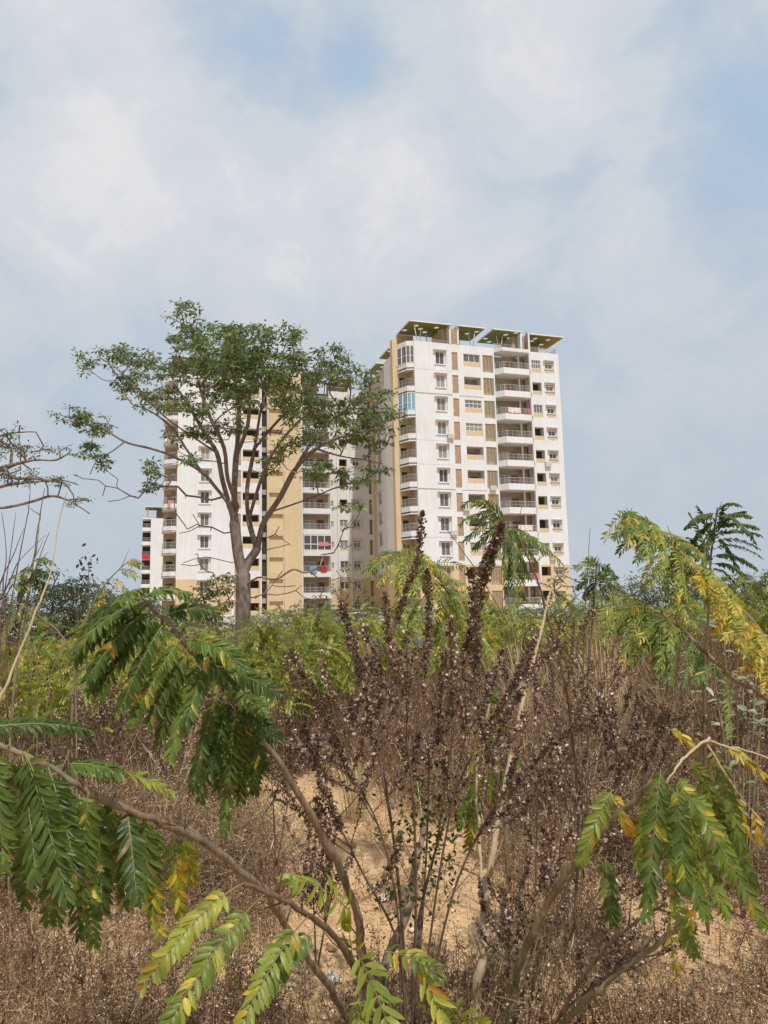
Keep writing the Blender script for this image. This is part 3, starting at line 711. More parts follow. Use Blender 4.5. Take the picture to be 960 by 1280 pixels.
cloth(-30.75, .08, 15.8, 1.65, 1.1, M_red, 'bright red cloth over a balcony rail of the small distant block', farb)
cloth(-28.0, 18.51, 17.5, 1.35, 1.0, M_pink, 'pink cloth hung over a left end balcony of the block behind the big tree')
cloth(-8.5, 20.08, 8.45 - .55 + 1.0, .9, 1.1, M_blue, 'light blue cloth drying on a low balcony behind the big tree')
cloth(-7.0, 20.08, 8.45 - .55 + 1.0, .9, .9, M_red, 'red cloth drying on a low balcony beside a light blue one')
cloth(-7.3, 20.08, 12.3, 1.5, .6, M_pink, 'pink cloth inside the white framed glazed balcony behind the big tree')
cloth(-7.6, 20.08, 30.1, 1.5, 1.0, mat('lilac_cloth', (.30, .28, .48), .9, .1, .3, 5), 'lilac cloth on a high balcony seen through the big tree crown')
cloth(12.5, -1.0, 27.5, 1.8, .7, M_pale, 'pale patterned cloth over the third balcony rail from the tower top')
cloth(14.8, -1.0, 27.5, 1.0, .7, mat('dark_pink_cloth', (.36, .16, .16), .9, .1, .4, 5), 'small dull red cloth over the third balcony rail from the tower top')
cloth(13.2, -1.0, 12.5, 2.0, .7, M_pale, 'pale cloth over a low tower balcony rail above the feathery top fronds')
cloth(15.0, -1.0, 6.5 + .05, .9, .8, M_pink, 'pink cloth on a lowest visible tower balcony rail')

# compound wall glimpsed through the bushes
cw = thing('compound_wall', 'low cream compound wall glimpsed through bushes below the apartments', 'wall', (0, 62, 0), radians(4))
b = Buf(); b.box(-40, 34, 0, .2, 0, 1.9); obj('wall_panel', (b, M_cream), cw)
b = Buf(); b.box(-40, 34, -.05, .25, 1.902, 2.0); obj('coping', (b, M_white), cw)
b = Buf()
for k in range(25): b.box(-39.8 + k * 3, -39.5 + k * 3, -.06, -.003, 0, 1.9)
obj('pier', (b, M_cream), cw)

# ------------------------------------------------------------------ vegetation: trees
GREENS = np.array([(.048, .080, .014), (.080, .125, .022), (.125, .175, .030), (.060, .098, .020)])
YGREEN = np.array([(.17, .23, .035), (.26, .31, .045), (.34, .35, .05), (.12, .18, .03)])
YELLOW = np.array([(.55, .36, .03), (.58, .46, .07), (.42, .24, .03), (.45, .42, .06)])
def leafquads(C, A, B, ln, wd, col, curl=0.0):
    """many leaves at once: centres-of-base C, direction A, side B, length, width -> 2 quads each (folded at a bent tip)"""
    n = len(C); ln = np.broadcast_to(ln, (n,))[:, None]; wd = np.broadcast_to(wd, (n,))[:, None]
    Nn = np.cross(A, B)
    m1 = C + A * ln * .45 ; tip = C + A * ln - Nn * ln * curl
    V = np.stack([C, m1 + B * wd * .5, tip, m1 - B * wd * .5], 1).reshape(-1, 3)
    Fq = np.arange(4 * n).reshape(n, 4)
    return V, Fq, col
def rnd_unit(n, rg):
    v = rg.normal(size=(n, 3)); return v / np.linalg.norm(v, axis=1)[:, None]
def build_skeleton(limbs, targets, bend_up=0.12, seed=1, minstep=0.35):
    """limbs: list of (start node index or None, points). grows twigs to targets; returns nodes, parents"""
    rg = np.random.default_rng(seed); P_ = []; par = []
    ends = {}
    for li, (src, pts) in enumerate(limbs):
        pts = smoothpath(pts, 4) if len(pts) > 2 else np.array(pts)
        start = 0
        if src is None: prev = -1
        else:
            A_ = np.array(P_); prev = int(np.argmin(np.linalg.norm(A_ - pts[0], axis=1))); start = 1
        for p in pts[start:]: P_.append(np.array(p)); par.append(prev); prev = len(P_) - 1
    base = np.array(P_[0]); nlimb = len(P_)
    order = np.argsort([np.min(np.linalg.norm(np.array(P_) - t, axis=1)) for t in targets])
    pos = np.zeros((60000, 3)); pos[:len(P_)] = np.array(P_); cnt = len(P_)
    dist_tr = np.zeros(60000)
    for i in range(cnt): dist_tr[i] = 0 if par[i] < 0 else dist_tr[par[i]] + np.linalg.norm(pos[i] - pos[par[i]])
    tips = []
    for t in order:
        tp = targets[t]; d = np.linalg.norm(pos[:cnt] - tp, axis=1)
        cost = d + 0.22 * dist_tr[:cnt] + 5.0 * (np.arange(cnt) < 4) + 0.6 * np.clip(pos[:cnt, 2] - tp[2], 0, None)
        k = int(np.argmin(cost)); L = d[k]; m = max(1, int(L / minstep)); prev = k; a = pos[k].copy()
        side = rnd_unit(1, rg)[0] * L * 0.13
        for q in range(1, m + 1):
            s_ = q / m; p = a + (tp - a) * s_ + (side * sin(pi * s_) + UP * bend_up * L * -sin(pi * s_)) + rg.normal(size=3) * 0.022 * min(1, L) * (q < m)
            pos[cnt] = p; par.append(prev); dist_tr[cnt] = dist_tr[prev] + np.linalg.norm(p - pos[prev]); prev = cnt; cnt += 1
        tips.append((t, prev))
    return pos[:cnt].copy(), np.array(par), tips
def skeleton_mesh(name, pos, par, r_tip, r_base, expo, m, sides_big=9, origin=None):
    n = len(pos); w_ = np.zeros(n); kids = [[] for _ in range(n)]
    for i in range(n):
        if par[i] >= 0: kids[par[i]].append(i)
    for i in range(n - 1, -1, -1):
        if not kids[i]: w_[i] += 1
        if par[i] >= 0: w_[par[i]] += w_[i]
    rad = r_tip + (r_base - r_tip) * (w_ / w_.max()) ** expo
    b = Buf(); done = set()
    for i in range(n):
        p = par[i]
        if p >= 0 and max(kids[p], key=lambda q: w_[q]) == i: continue
        chain = [i] if p < 0 else [p, i]; c = i
        while kids[c]: c = max(kids[c], key=lambda q: w_[q]); chain.append(c)
        rr = rad[chain].copy()
        if p >= 0: rr[0] = min(rr[0], rr[1] * 1.15)
        sd = sides_big if rr[0] > r_base * .25 else (5 if rr[0] > r_base * .06 else 3)
        b.tube(pos[chain], rr, sd, cap=False)
    return (b, m, True)
def tuft_leaves(tips, rg, nl, ln, wd, spread, droop, pal):
    tips = np.asarray(tips); n = len(tips); k = nl
    C0 = np.repeat(tips, k, 0)
    az = rg.uniform(0, 2 * pi, n * k); el = rg.uniform(-.9, .55, n * k)
    A = np.stack([np.cos(az) * np.cos(el), np.sin(az) * np.cos(el), np.sin(el)], 1)
    C = C0 + A * (rg.uniform(.05, 1, n * k) * spread)[:, None] * np.array([1, 1, .55])
    A2 = A + np.array([0, 0, -droop]) + rg.normal(size=A.shape) * .25; A2 /= np.linalg.norm(A2, axis=1)[:, None]
    B = np.cross(A2, UP + rg.normal(size=A.shape) * .35); B /= np.linalg.norm(B, axis=1)[:, None] + 1e-9
    tone = np.repeat(rg.integers(0, len(pal), n), k); col = pal[tone] * rg.uniform(.75, 1.3, (n * k, 1))
    return leafquads(C, A2, B, rg.uniform(.7, 1.2, n * k) * ln, wd * rg.uniform(.8, 1.2, n * k), col, .12)
def ellipse_targets(els, per, Y0, depthf, rg):
    T_ = []
    for (cx, cy, rx, ry) in els:
        m = max(5, int(rx * ry * pi / per))
        for _ in range(m):
            a = rg.uniform(0, 2 * pi); r = math.sqrt(rg.uniform(0, 1))
            px = cx + rx * r * cos(a); py = cy + ry * r * sin(a)
            T_.append(P(px, py, Y0 + rg.uniform(-1, 1) * depthf(px)))
    return np.array(T_)

def big_tree():
    Y0 = 28.0; rg = np.random.default_rng(5)
    def pl(l): return [P(x, y, Y0 + d) for x, y, d in l]
    base = P(302, 833, Y0); base[2] = -.1
    limbs = [(None, [base, *pl([(303, 800, 0), (304, 760, 0), (304, 735, 0), (304, 719, 0)])]),
        (0, pl([(304, 719, 0), (298, 695, -.1), (293, 655, -.2), (287, 632, -.3), (270, 610, -.5), (252, 590, -.7), (218, 571, -1), (190, 561, -1.2), (156, 552, -1.5), (130, 535, -1.6)])),
        (0, pl([(287, 632, -.3), (278, 600, -.1), (271, 566, .3), (255, 540, .8), (235, 505, 1.2), (215, 470, 1.6), (232, 430, 1.8)])),
        (0, pl([(293, 655, -.2), (293, 610, .4), (295, 571, .8), (299, 518, 1.2), (292, 470, 1.5), (283, 425, 1.6)])),
        (0, pl([(271, 566, .3), (240, 545, -.4), (205, 520, -1.2), (170, 485, -1.8), (140, 455, -2)])),
        (0, pl([(304, 719, 0), (312, 700, .1), (321, 686, .2), (328, 657, .3), (338, 640, .2), (350, 622, 0), (367, 590, -.4), (382, 572, -.6), (395, 561, -.8), (415, 550, -1), (443, 542, -1.3), (470, 535, -1.6), (491, 532, -1.8)])),
        (0, pl([(338, 640, .2), (362, 632, .5), (390, 622, .8), (424, 608, 1.2), (455, 600, 1.5), (472, 590, 1.6)])),
        (0, pl([(321, 686, .2), (311, 650, .6), (309, 610, 1), (318, 561, 1.3), (328, 504, 1.5), (345, 460, 1.6), (360, 425, 1.6)])),
        (0, pl([(318, 561, 1.3), (335, 540, .8), (358, 515, .4), (385, 490, .1), (415, 455, -.4)])),
        (0, pl([(311, 650, .6), (318, 625, 0), (330, 590, -.8), (345, 560, -1.4), (375, 525, -2), (405, 505, -2.4)])),
        (0, pl([(300, 640, 0), (285, 600, -1), (280, 560, -1.6), (262, 520, -2.2), (250, 485, -2.5)])),
        (0, pl([(252, 590, -.7), (232, 560, -.9), (215, 535, -1.2), (190, 515, -1.4), (165, 505, -1.6)])),
        (0, pl([(367, 590, -.4), (385, 560, .2), (410, 530, .6), (440, 505, 1), (465, 490, 1.2)])),
        (0, pl([(295, 571, .8), (310, 530, .4), (312, 490, 0), (322, 450, -.4)])),
        (0, pl([(395, 561, -.8), (425, 570, -.4), (455, 575, 0), (478, 580, .2)])),
        (0, pl([(304, 735, 0), (322, 722, -.5), (345, 724, -.8), (366, 712, -1), (382, 716, -1.2), (400, 708, -1.3)])),
        ]
    els = [(228, 389, 20, 14), (276, 417, 42, 20), (242, 422, 30, 18), (357, 417, 34, 13), (328, 446, 52, 24), (261, 461, 44, 24), (367, 461, 38, 20),
           (419, 441, 22, 12), (443, 465, 34, 16), (405, 465, 28, 18), (137, 434, 20, 9), (98, 451, 20, 8), (161, 452, 34, 13), (156, 475, 32, 14), (199, 452, 24, 18),
           (199, 499, 28, 18), (89, 518, 22, 12), (117, 528, 28, 13), (112, 560, 18, 9), (124, 576, 13, 9), (185, 585, 15, 12), (180, 606, 10, 7), (232, 499, 38, 18),
           (276, 537, 38, 12), (328, 482, 52, 24), (395, 516, 46, 20), (443, 516, 50, 20), (482, 523, 30, 15), (472, 494, 26, 13), (405, 585, 34, 13), (438, 600, 28, 10),
           (472, 583, 20, 9), (347, 552, 28, 16), (338, 580, 18, 12), (290, 500, 28, 22), (300, 440, 30, 22), (240, 575, 16, 9), (225, 540, 22, 10), (420, 545, 40, 12), (310, 418, 50, 12), (455, 552, 30, 9), (440, 632, 18, 6), (370, 500, 34, 18), (300, 470, 44, 22), (285, 440, 50, 20)]
    tg = ellipse_targets(els, 82, Y0, lambda px: 3.6 * max(.15, 1 - ((px - 295) / 235) ** 2), rg)
    bare = np.array([P(x, y, Y0 + rg.uniform(-1, 1)) for x, y in [(395, 690), (430, 690), (352, 700), (372, 735), (410, 735), (425, 715), (395, 745), (225, 640), (250, 650), (232, 662), (270, 662), (215, 615), (130, 620), (150, 605), (120, 600), (245, 690), (228, 700), (270, 715), (255, 700), (170, 622), (350, 668), (362, 680), (310, 745), (425, 660), (445, 655), (330, 745), (240, 620), (205, 600), (100, 590)] for _ in range(2)])
    allt = np.vstack([tg, bare + rg.normal(size=bare.shape) * .15])
    pos, par, tips = build_skeleton(limbs, allt, .10, 3)
    o = P(302, 833, Y0); o[2] = 0
    T = thing('spreading_tree', 'big spreading tree with a forked grey trunk and flat green crown before the apartments', 'tree', tuple(o))
    obj('trunk', skeleton_mesh('trunk', pos - o, par, .009, .27, .60, M_bark, 12), T)
    # leaves along the last twig segments of leafy tips
    leafy = [pr for t, pr in tips if t < len(tg)]
    pts = []
    for k in leafy:
        pts.append(pos[k]); p = par[k]
        if p >= 0 and rg.random() < .55: pts.append(pos[k] * .5 + pos[p] * .5 + rg.normal(size=3) * .08)
    pal = np.array([(.10, .145, .055), (.12, .175, .065), (.15, .21, .075), (.105, .15, .07), (.20, .25, .10)])
    V, Fq, C = tuft_leaves(np.array(pts) - o, rg, 19, .185, .080, .27, .40, pal)
    obj('crown', npmesh('crown', V, Fq, C, M_tree_leaf), T)
    print('big tree', len(pos), len(pts))
big_tree()

def left_tree():
    Y0 = 24.0; rg = np.random.default_rng(8)
    def pl(l): return [P(x, y, Y0 + d) for x, y, d in l]
    base = P(-150, 850, Y0); base[2] = -.1
    limbs = [(None, [base, *pl([(-150, 780, 0), (-140, 720, 0), (-120, 680, 0)])]),
        (0, pl([(-120, 680, 0), (-70, 650, .2), (-20, 637, .3), (10, 634, .4), (40, 627, .5), (66, 620, .6), (90, 628, .6), (112, 642, .6)])),
        (0, pl([(-120, 680, 0), (-70, 630, .6), (-20, 615, .8), (10, 606, .9), (40, 603, 1), (75, 600, 1.1), (98, 606, 1.2)])),
        (0, pl([(-120, 680, 0), (-60, 600, -.5), (-10, 590, -.6), (20, 580, -.8), (45, 575, -1), (70, 575, -1), (88, 565, -1)])),
        (0, pl([(-60, 600, -.5), (-30, 570, 0), (0, 545, 0), (30, 540, .2), (45, 540, .3)]))]
    els = [(20, 540, 22, 9), (8, 555, 20, 12), (40, 562, 24, 10), (70, 560, 18, 7), (60, 600, 26, 8), (80, 603, 20, 8), (30, 597, 26, 10), (5, 595, 16, 10), (100, 628, 14, 8), (-30, 560, 40, 24), (-60, 610, 40, 20)]
    tg = ellipse_targets(els, 82, Y0, lambda px: 1.6, rg)
    pos, par, tips = build_skeleton(limbs, tg, .06, 4, .3)
    o = base.copy(); o[2] = 0
    T = thing('spreading_tree', 'sparse tree whose thin leafy branches reach in from the left edge', 'tree', tuple(o))
    obj('trunk', skeleton_mesh('trunk', pos - o, par, .008, .20, .62, M_bark, 8), T)
    pal = np.array([(.06, .095, .045), (.08, .12, .05), (.10, .14, .07)])
    V, Fq, C = tuft_leaves(np.array([pos[k] for t, k in tips]) - o, rg, 16, .13, .05, .24, .3, pal)
    obj('crown', npmesh('crown', V, Fq, C, M_tree_leaf), T)
left_tree()

ORD = ['first', 'second', 'third', 'fourth', 'fifth', 'sixth', 'seventh', 'eighth', 'ninth', 'tenth', 'eleventh', 'twelfth', 'thirteenth', 'fourteenth', 'fifteenth', 'sixteenth', 'seventeenth', 'eighteenth', 'nineteenth', 'twentieth']
def ordinals(pxs):
    order = sorted(range(len(pxs)), key=lambda i: pxs[i]); r = [''] * len(pxs)
    for k, i in enumerate(order): r[i] = ('leftmost' if k == 0 else 'rightmost' if k == len(pxs) - 1 else ORD[k] + ' from the left')
    return r
# bushy background trees: four shapes, copied
def bushy_variant(seed, h, wdt, pal, nclump, nleaf, ls):
    rg = np.random.default_rng(seed)
    tg = []
    for _ in range(nclump):
        a = rg.uniform(0, 2 * pi); r = wdt * math.sqrt(rg.uniform(0, 1)) * .5; z = h * rg.uniform(.28, 1) * (1 - .35 * (r / (wdt * .5)) ** 2)
        tg.append((r * cos(a), r * sin(a), z))
    tg = np.array(tg)
    limbs = [(None, [np.array([0, 0, -.1]), np.array([.03, .02, h * .12]), np.array([0, .05, h * .25])])]
    pos, par, tips = build_skeleton(limbs, tg, .05, seed, .4)
    tb, tm, ts = skeleton_mesh('t', pos, par, .012, h * .022 + .02, .5, M_bark, 6)
    V, Fq, C = tuft_leaves(np.array([pos[k] for t, k in tips]), rg, nleaf, ls, ls * .42, wdt * .11, .35, pal)
    return tb.mesh('trunk', tm, True), npmesh('crown', V, Fq, C, M_tree_leaf)
pg = np.array([(.04, .075, .028), (.06, .095, .03), (.085, .125, .04), (.05, .08, .035)])
pb_ = np.array([(.085, .11, .035), (.12, .14, .04), (.07, .10, .035), (.10, .10, .045)])
TV = [bushy_variant(21, 4.5, 4.6, pg, 130, 26, .20), bushy_variant(22, 4.0, 5.0, pb_, 120, 26, .20), bushy_variant(23, 5.0, 4.2, pg, 130, 24, .19), bushy_variant(24, 3.2, 4.6, pb_, 110, 26, .18)]
rb_ = np.random.default_rng(31)
def bush(v, x, y, s, sz, label, grp):
    T = thing('bushy_tree', label, 'tree', (x, y, 0), rb_.uniform(0, 6.28), grp); T.scale = (s, s, sz)
    obj('trunk', TV[v][0], T); obj('crown', TV[v][1], T)
LST = [(60, 700, 34), (15, 735, 30), (95, 715, 40), (140, 722, 46), (175, 735, 44), (200, 745, 50), (-30, 720, 36), (120, 745, 33), (150, 752, 36), (35, 755, 40), (230, 752, 52)]
for (px, top, Yd), od in zip(LST, ordinals([q[0] for q in LST])):
    p = P(px, top, Yd); h = p[2]; v = int(rb_.integers(0, 4)); s = h / (4.5, 4, 5, 3.2)[v]
    bush(v, p[0], p[1], max(s, .55), s, 'dense green bushy tree, ' + od + ' in the clump beside the far white block', 'background trees left of the apartments')
LST = [(760, 712, 55), (800, 705, 48), (730, 738, 60), (840, 690, 44), (880, 700, 40), (925, 695, 38), (965, 690, 36), (1000, 690, 36), (780, 740, 42), (860, 728, 36), (905, 735, 32), (950, 738, 30), (715, 745, 50)]
for (px, top, Yd), od in zip(LST, ordinals([q[0] for q in LST])):
    p = P(px, top + 12, Yd); h = p[2]; v = int(rb_.integers(0, 4)); s = h / (4.5, 4, 5, 3.2)[v]
    bush(v, p[0], p[1], max(s, .6), s, 'dull green bushy tree, ' + od + ' in the clump right of the tower', 'background trees right of the tower')
LST = [(250, 762, 50), (290, 768, 54), (340, 760, 52), (375, 750, 56), (405, 752, 55), (440, 757, 56), (470, 752, 55), (505, 748, 55), (540, 752, 54), (575, 752, 56), (610, 750, 55), (645, 752, 54), (680, 748, 52), (320, 764, 44), (420, 762, 44), (520, 760, 42), (600, 762, 44), (660, 762, 42)]
for (px, top, Yd), od in zip(LST, ordinals([q[0] for q in LST])):
    p = P(px, top, Yd); h = max(p[2], 1.9); v = int(rb_.integers(0, 4)); s = h / (4.5, 4, 5, 3.2)[v]
    bush(v, p[0], p[1], max(s, .75), s, 'low bushy tree, ' + od + ' along the foot of the apartments', 'bushy trees along the foot of the apartments')

# ------------------------------------------------------------------ feathery fronds
def leaflet_batch(C, A, B, Nn, ln, wd, col, hi):
    """oblong leaflets; hi: 3 stations folded along the midrib, else one hexagon-ish quad pair"""
    n = len(C); ln = ln[:, None]; wd = wd[:, None]
    if hi:
        st = [(0, .06, 0), (.2, .40, .02), (.55, .5, .0), (.82, .34, -.05), (1.0, .03, -.12)]
        rc = np.random.default_rng(n); cv = rc.uniform(-.6, 3.2, (n, 1)); sw_ = rc.normal(size=(n, 1)) * .10; fo = rc.uniform(.05, .42, (n, 1)); ln = ln * rc.uniform(.86, 1.08, (n, 1))
        mid = [C + A * ln * s + Nn * ln * k * cv + B * ln * sw_ * s * s for s, w_, k in st]
        L = [m + B * wd * st[i][1] + Nn * wd * fo * (st[i][1] * 2) for i, m in enumerate(mid)]
        Rr = [m - B * wd * st[i][1] + Nn * wd * fo * (st[i][1] * 2) for i, m in enumerate(mid)]
        V = np.stack(mid + L + Rr, 1); base = (np.arange(n) * 15)[:, None]
        fs = []
        for i in range(4):
            fs.append(base + np.array([i, i + 1, 5 + i + 1, 5 + i])); fs.append(base + np.array([i, 10 + i, 10 + i + 1, i + 1]))
        Fq = np.stack(fs, 1).reshape(-1, 4); return V.reshape(-1, 3), Fq, np.repeat(col, 8, 0)
    V = np.stack([C, C + A * ln * .5 + B * wd * .5, C + A * ln - Nn * ln * .08, C + A * ln * .5 - B * wd * .5], 1).reshape(-1, 3)
    return V, np.arange(4 * n).reshape(n, 4), col
def merge(parts):
    Vs = []; Fs = []; Cs = []; o = 0
    for V, Fq, C in parts: Vs.append(V); Fs.append(Fq + o); Cs.append(C); o += len(V)
    return np.vstack(Vs), np.vstack(Fs), np.vstack(Cs)
def ribbon_tube(pts, r0, r1, col, sides=4):
    b = Buf(); b.tube(pts, np.linspace(r0, r1, len(pts)), sides, cap=False)
    return np.array(b.v), np.array(b.f), np.tile(np.array(col), (len(b.f), 1))
def frond_geo(p0, p1, arch, nh, pairs, ll, wd, rg, pal, yel=0.05, hi=True, stalk=.10, open_=1.05, droop=.25, rach=(.28, .28, .10), r0=.0021, ytip=0.0):
    p0 = np.asarray(p0, float); p1 = np.asarray(p1, float); L = np.linalg.norm(p1 - p0)
    c = (p0 * .55 + p1 * .45) + UP * arch * L; t = np.linspace(0, 1, 14)[:, None]
    curve = (1 - t) ** 2 * p0 + 2 * t * (1 - t) * c + t * t * p1
    sl_ = np.concatenate([[0], np.cumsum(np.linalg.norm(np.diff(curve, axis=0), axis=1))]); sl_ /= sl_[-1]
    curve = np.stack([np.interp(t[:, 0], sl_, curve[:, q]) for q in range(3)], 1)
    s = np.linspace(stalk, .99, pairs) ; s = s + rg.normal(size=pairs) * .004
    idx = s * 13; i0 = np.clip(idx.astype(int), 0, 12); fr = (idx - i0)[:, None]
    pos = curve[i0] * (1 - fr) + curve[i0 + 1] * fr; T_ = curve[i0 + 1] - curve[i0]; T_ /= np.linalg.norm(T_, axis=1)[:, None]
    nh = nrm(np.asarray(nh, float)); B = np.cross(T_, nh); B /= np.linalg.norm(B, axis=1)[:, None] + 1e-9; Nn = np.cross(B, T_)
    C_, A_, W_, NN, ln_, wd_, col_ = [], [], [], [], [], [], []
    prof = np.interp(s, [0, .12, .35, .75, .92, 1], [.62, .82, 1, .95, .78, .62])
    ylo = rg.uniform(0, 1); patch = rg.random() < .5
    tone = pal[rg.integers(0, len(pal))]
    for sg in (-1, 1):
        ang = open_ - .45 * s + rg.normal(size=pairs) * .11
        A = T_ * np.cos(ang)[:, None] + sg * B * np.sin(ang)[:, None] - UP * droop * (0.6 + .5 * rg.random((pairs, 1))) + Nn * rg.normal(size=(pairs, 1)) * .14
        A /= np.linalg.norm(A, axis=1)[:, None]
        Bs = np.cross(A, Nn + rg.normal(size=(pairs, 3)) * .12); Bs /= np.linalg.norm(Bs, axis=1)[:, None] + 1e-9; N2 = np.cross(Bs, A)
        keep = rg.random(pairs) > .03
        col = np.tile(tone, (pairs, 1)) * rg.uniform(.78, 1.28, (pairs, 1)); mixk = rg.uniform(0, .5, (pairs, 1)); col = col * (1 - mixk) + pal[rg.integers(0, len(pal), pairs)] * mixk
        yy = rg.random(pairs) < yel
        br = rg.random(pairs) < .02
        col[br] = np.array([.20, .13, .05]) * rg.uniform(.6, 1.2, (br.sum(), 1))
        if patch: yy |= (np.abs(s - ylo) < .08) & (rg.random(pairs) < yel * 5)
        if ytip: yy |= rg.random(pairs) < ytip * s * s
        near_ = np.convolve(yy.astype(float), [.5, .6, .5], 'same')[:, None].clip(0, .6); col = col * (1 - near_) + np.array([.30, .30, .04]) * near_
        col[yy] = YELLOW[rg.integers(0, 4, yy.sum())] * rg.uniform(.7, 1.1, (yy.sum(), 1))
        for a, b_ in ((C_, pos), (A_, A), (W_, Bs), (NN, N2), (ln_, ll * prof * rg.uniform(.88, 1.1, pairs)), (wd_, np.full(pairs, wd) * (.55 + .45 * prof) * rg.uniform(.85, 1.12, pairs)), (col_, col)): a.append(b_[keep])
    V, Fq, C = leaflet_batch(np.vstack(C_), np.vstack(A_), np.vstack(W_), np.vstack(NN), np.concatenate(ln_), np.concatenate(wd_), np.vstack(col_), hi)
    return merge([(V, Fq, C), ribbon_tube(curve, r0, r0 * .35, rach, 4 if hi else 3)])
CAMV = np.array([0, -1, .25])
def add_frond(par, o, a, b, arch=.1, pairs=20, ll=.06, wd=.018, pal=GREENS, yel=.03, nh=None, seed=None, **kw):
    """a,b = (px,py,Y)"""
    rg = np.random.default_rng(seed if seed is not None else abs(hash((round(a[0]), round(a[1]), round(b[0])))) % 99991)
    p0 = P(*a) - o; p1 = P(*b) - o
    h = CAMV + rg.normal(size=3) * .22 if nh is None else nh
    V, Fq, C = frond_geo(p0, p1, arch, h, int(pairs * 1.18), ll, wd * .80, rg, pal, yel, True, **kw)
    obj('frond', npmesh('frond', V, Fq, C, M_leaf, False), par)
def stem(par, o, pts, r0, r1, m, name='stem', sub=9, sides=9):
    """tapering stem with swollen nodes, kinks, leaf-scar stubs and a few snapped side twigs"""
    pp = smoothpath([P(*p) for p in pts], sub) - o
    n = len(pp); b = Buf(); rg = np.random.default_rng(n * 7 + int(abs(pts[0][0]))); rr = np.linspace(r0, r1, n)
    L = np.linalg.norm(pp[-1] - pp[0]); k = np.convolve(rg.normal(size=(n + 4)), [.25, .5, .25], 'same')[2:-2]
    rr = rr * (1 + .10 * k) * (1 + .22 * (rg.random(n) < .14))
    jit = rg.normal(size=pp.shape); jit = (jit + np.roll(jit, 1, 0)) * .5
    pp = pp + jit * rr[:, None] * .42
    b.tube(pp, rr, sides)
    if r0 > .0055 and name == 'stem':
        for q in range(int(5 + L * 7)):
            i_ = int(rg.uniform(.08, .97) * (n - 1)); t = nrm(pp[min(i_ + 1, n - 1)] - pp[i_ - 1]); d = nrm(rnd_unit(1, rg)[0] * .8 + t * .7 + UP * .2)
            l_ = rr[i_] * rg.uniform(1.6, 3.2) if rg.random() < .6 else rg.uniform(.05, .16)
            e = pp[i_] + d * l_; mid_ = (pp[i_] + e) / 2 + rnd_unit(1, rg)[0] * l_ * .08
            b.tube([pp[i_], mid_, e], np.array([.0028, .002, .0012]) * (1.4 if l_ < .05 else 1), 4)
    return obj(name, (b, m, True), par)

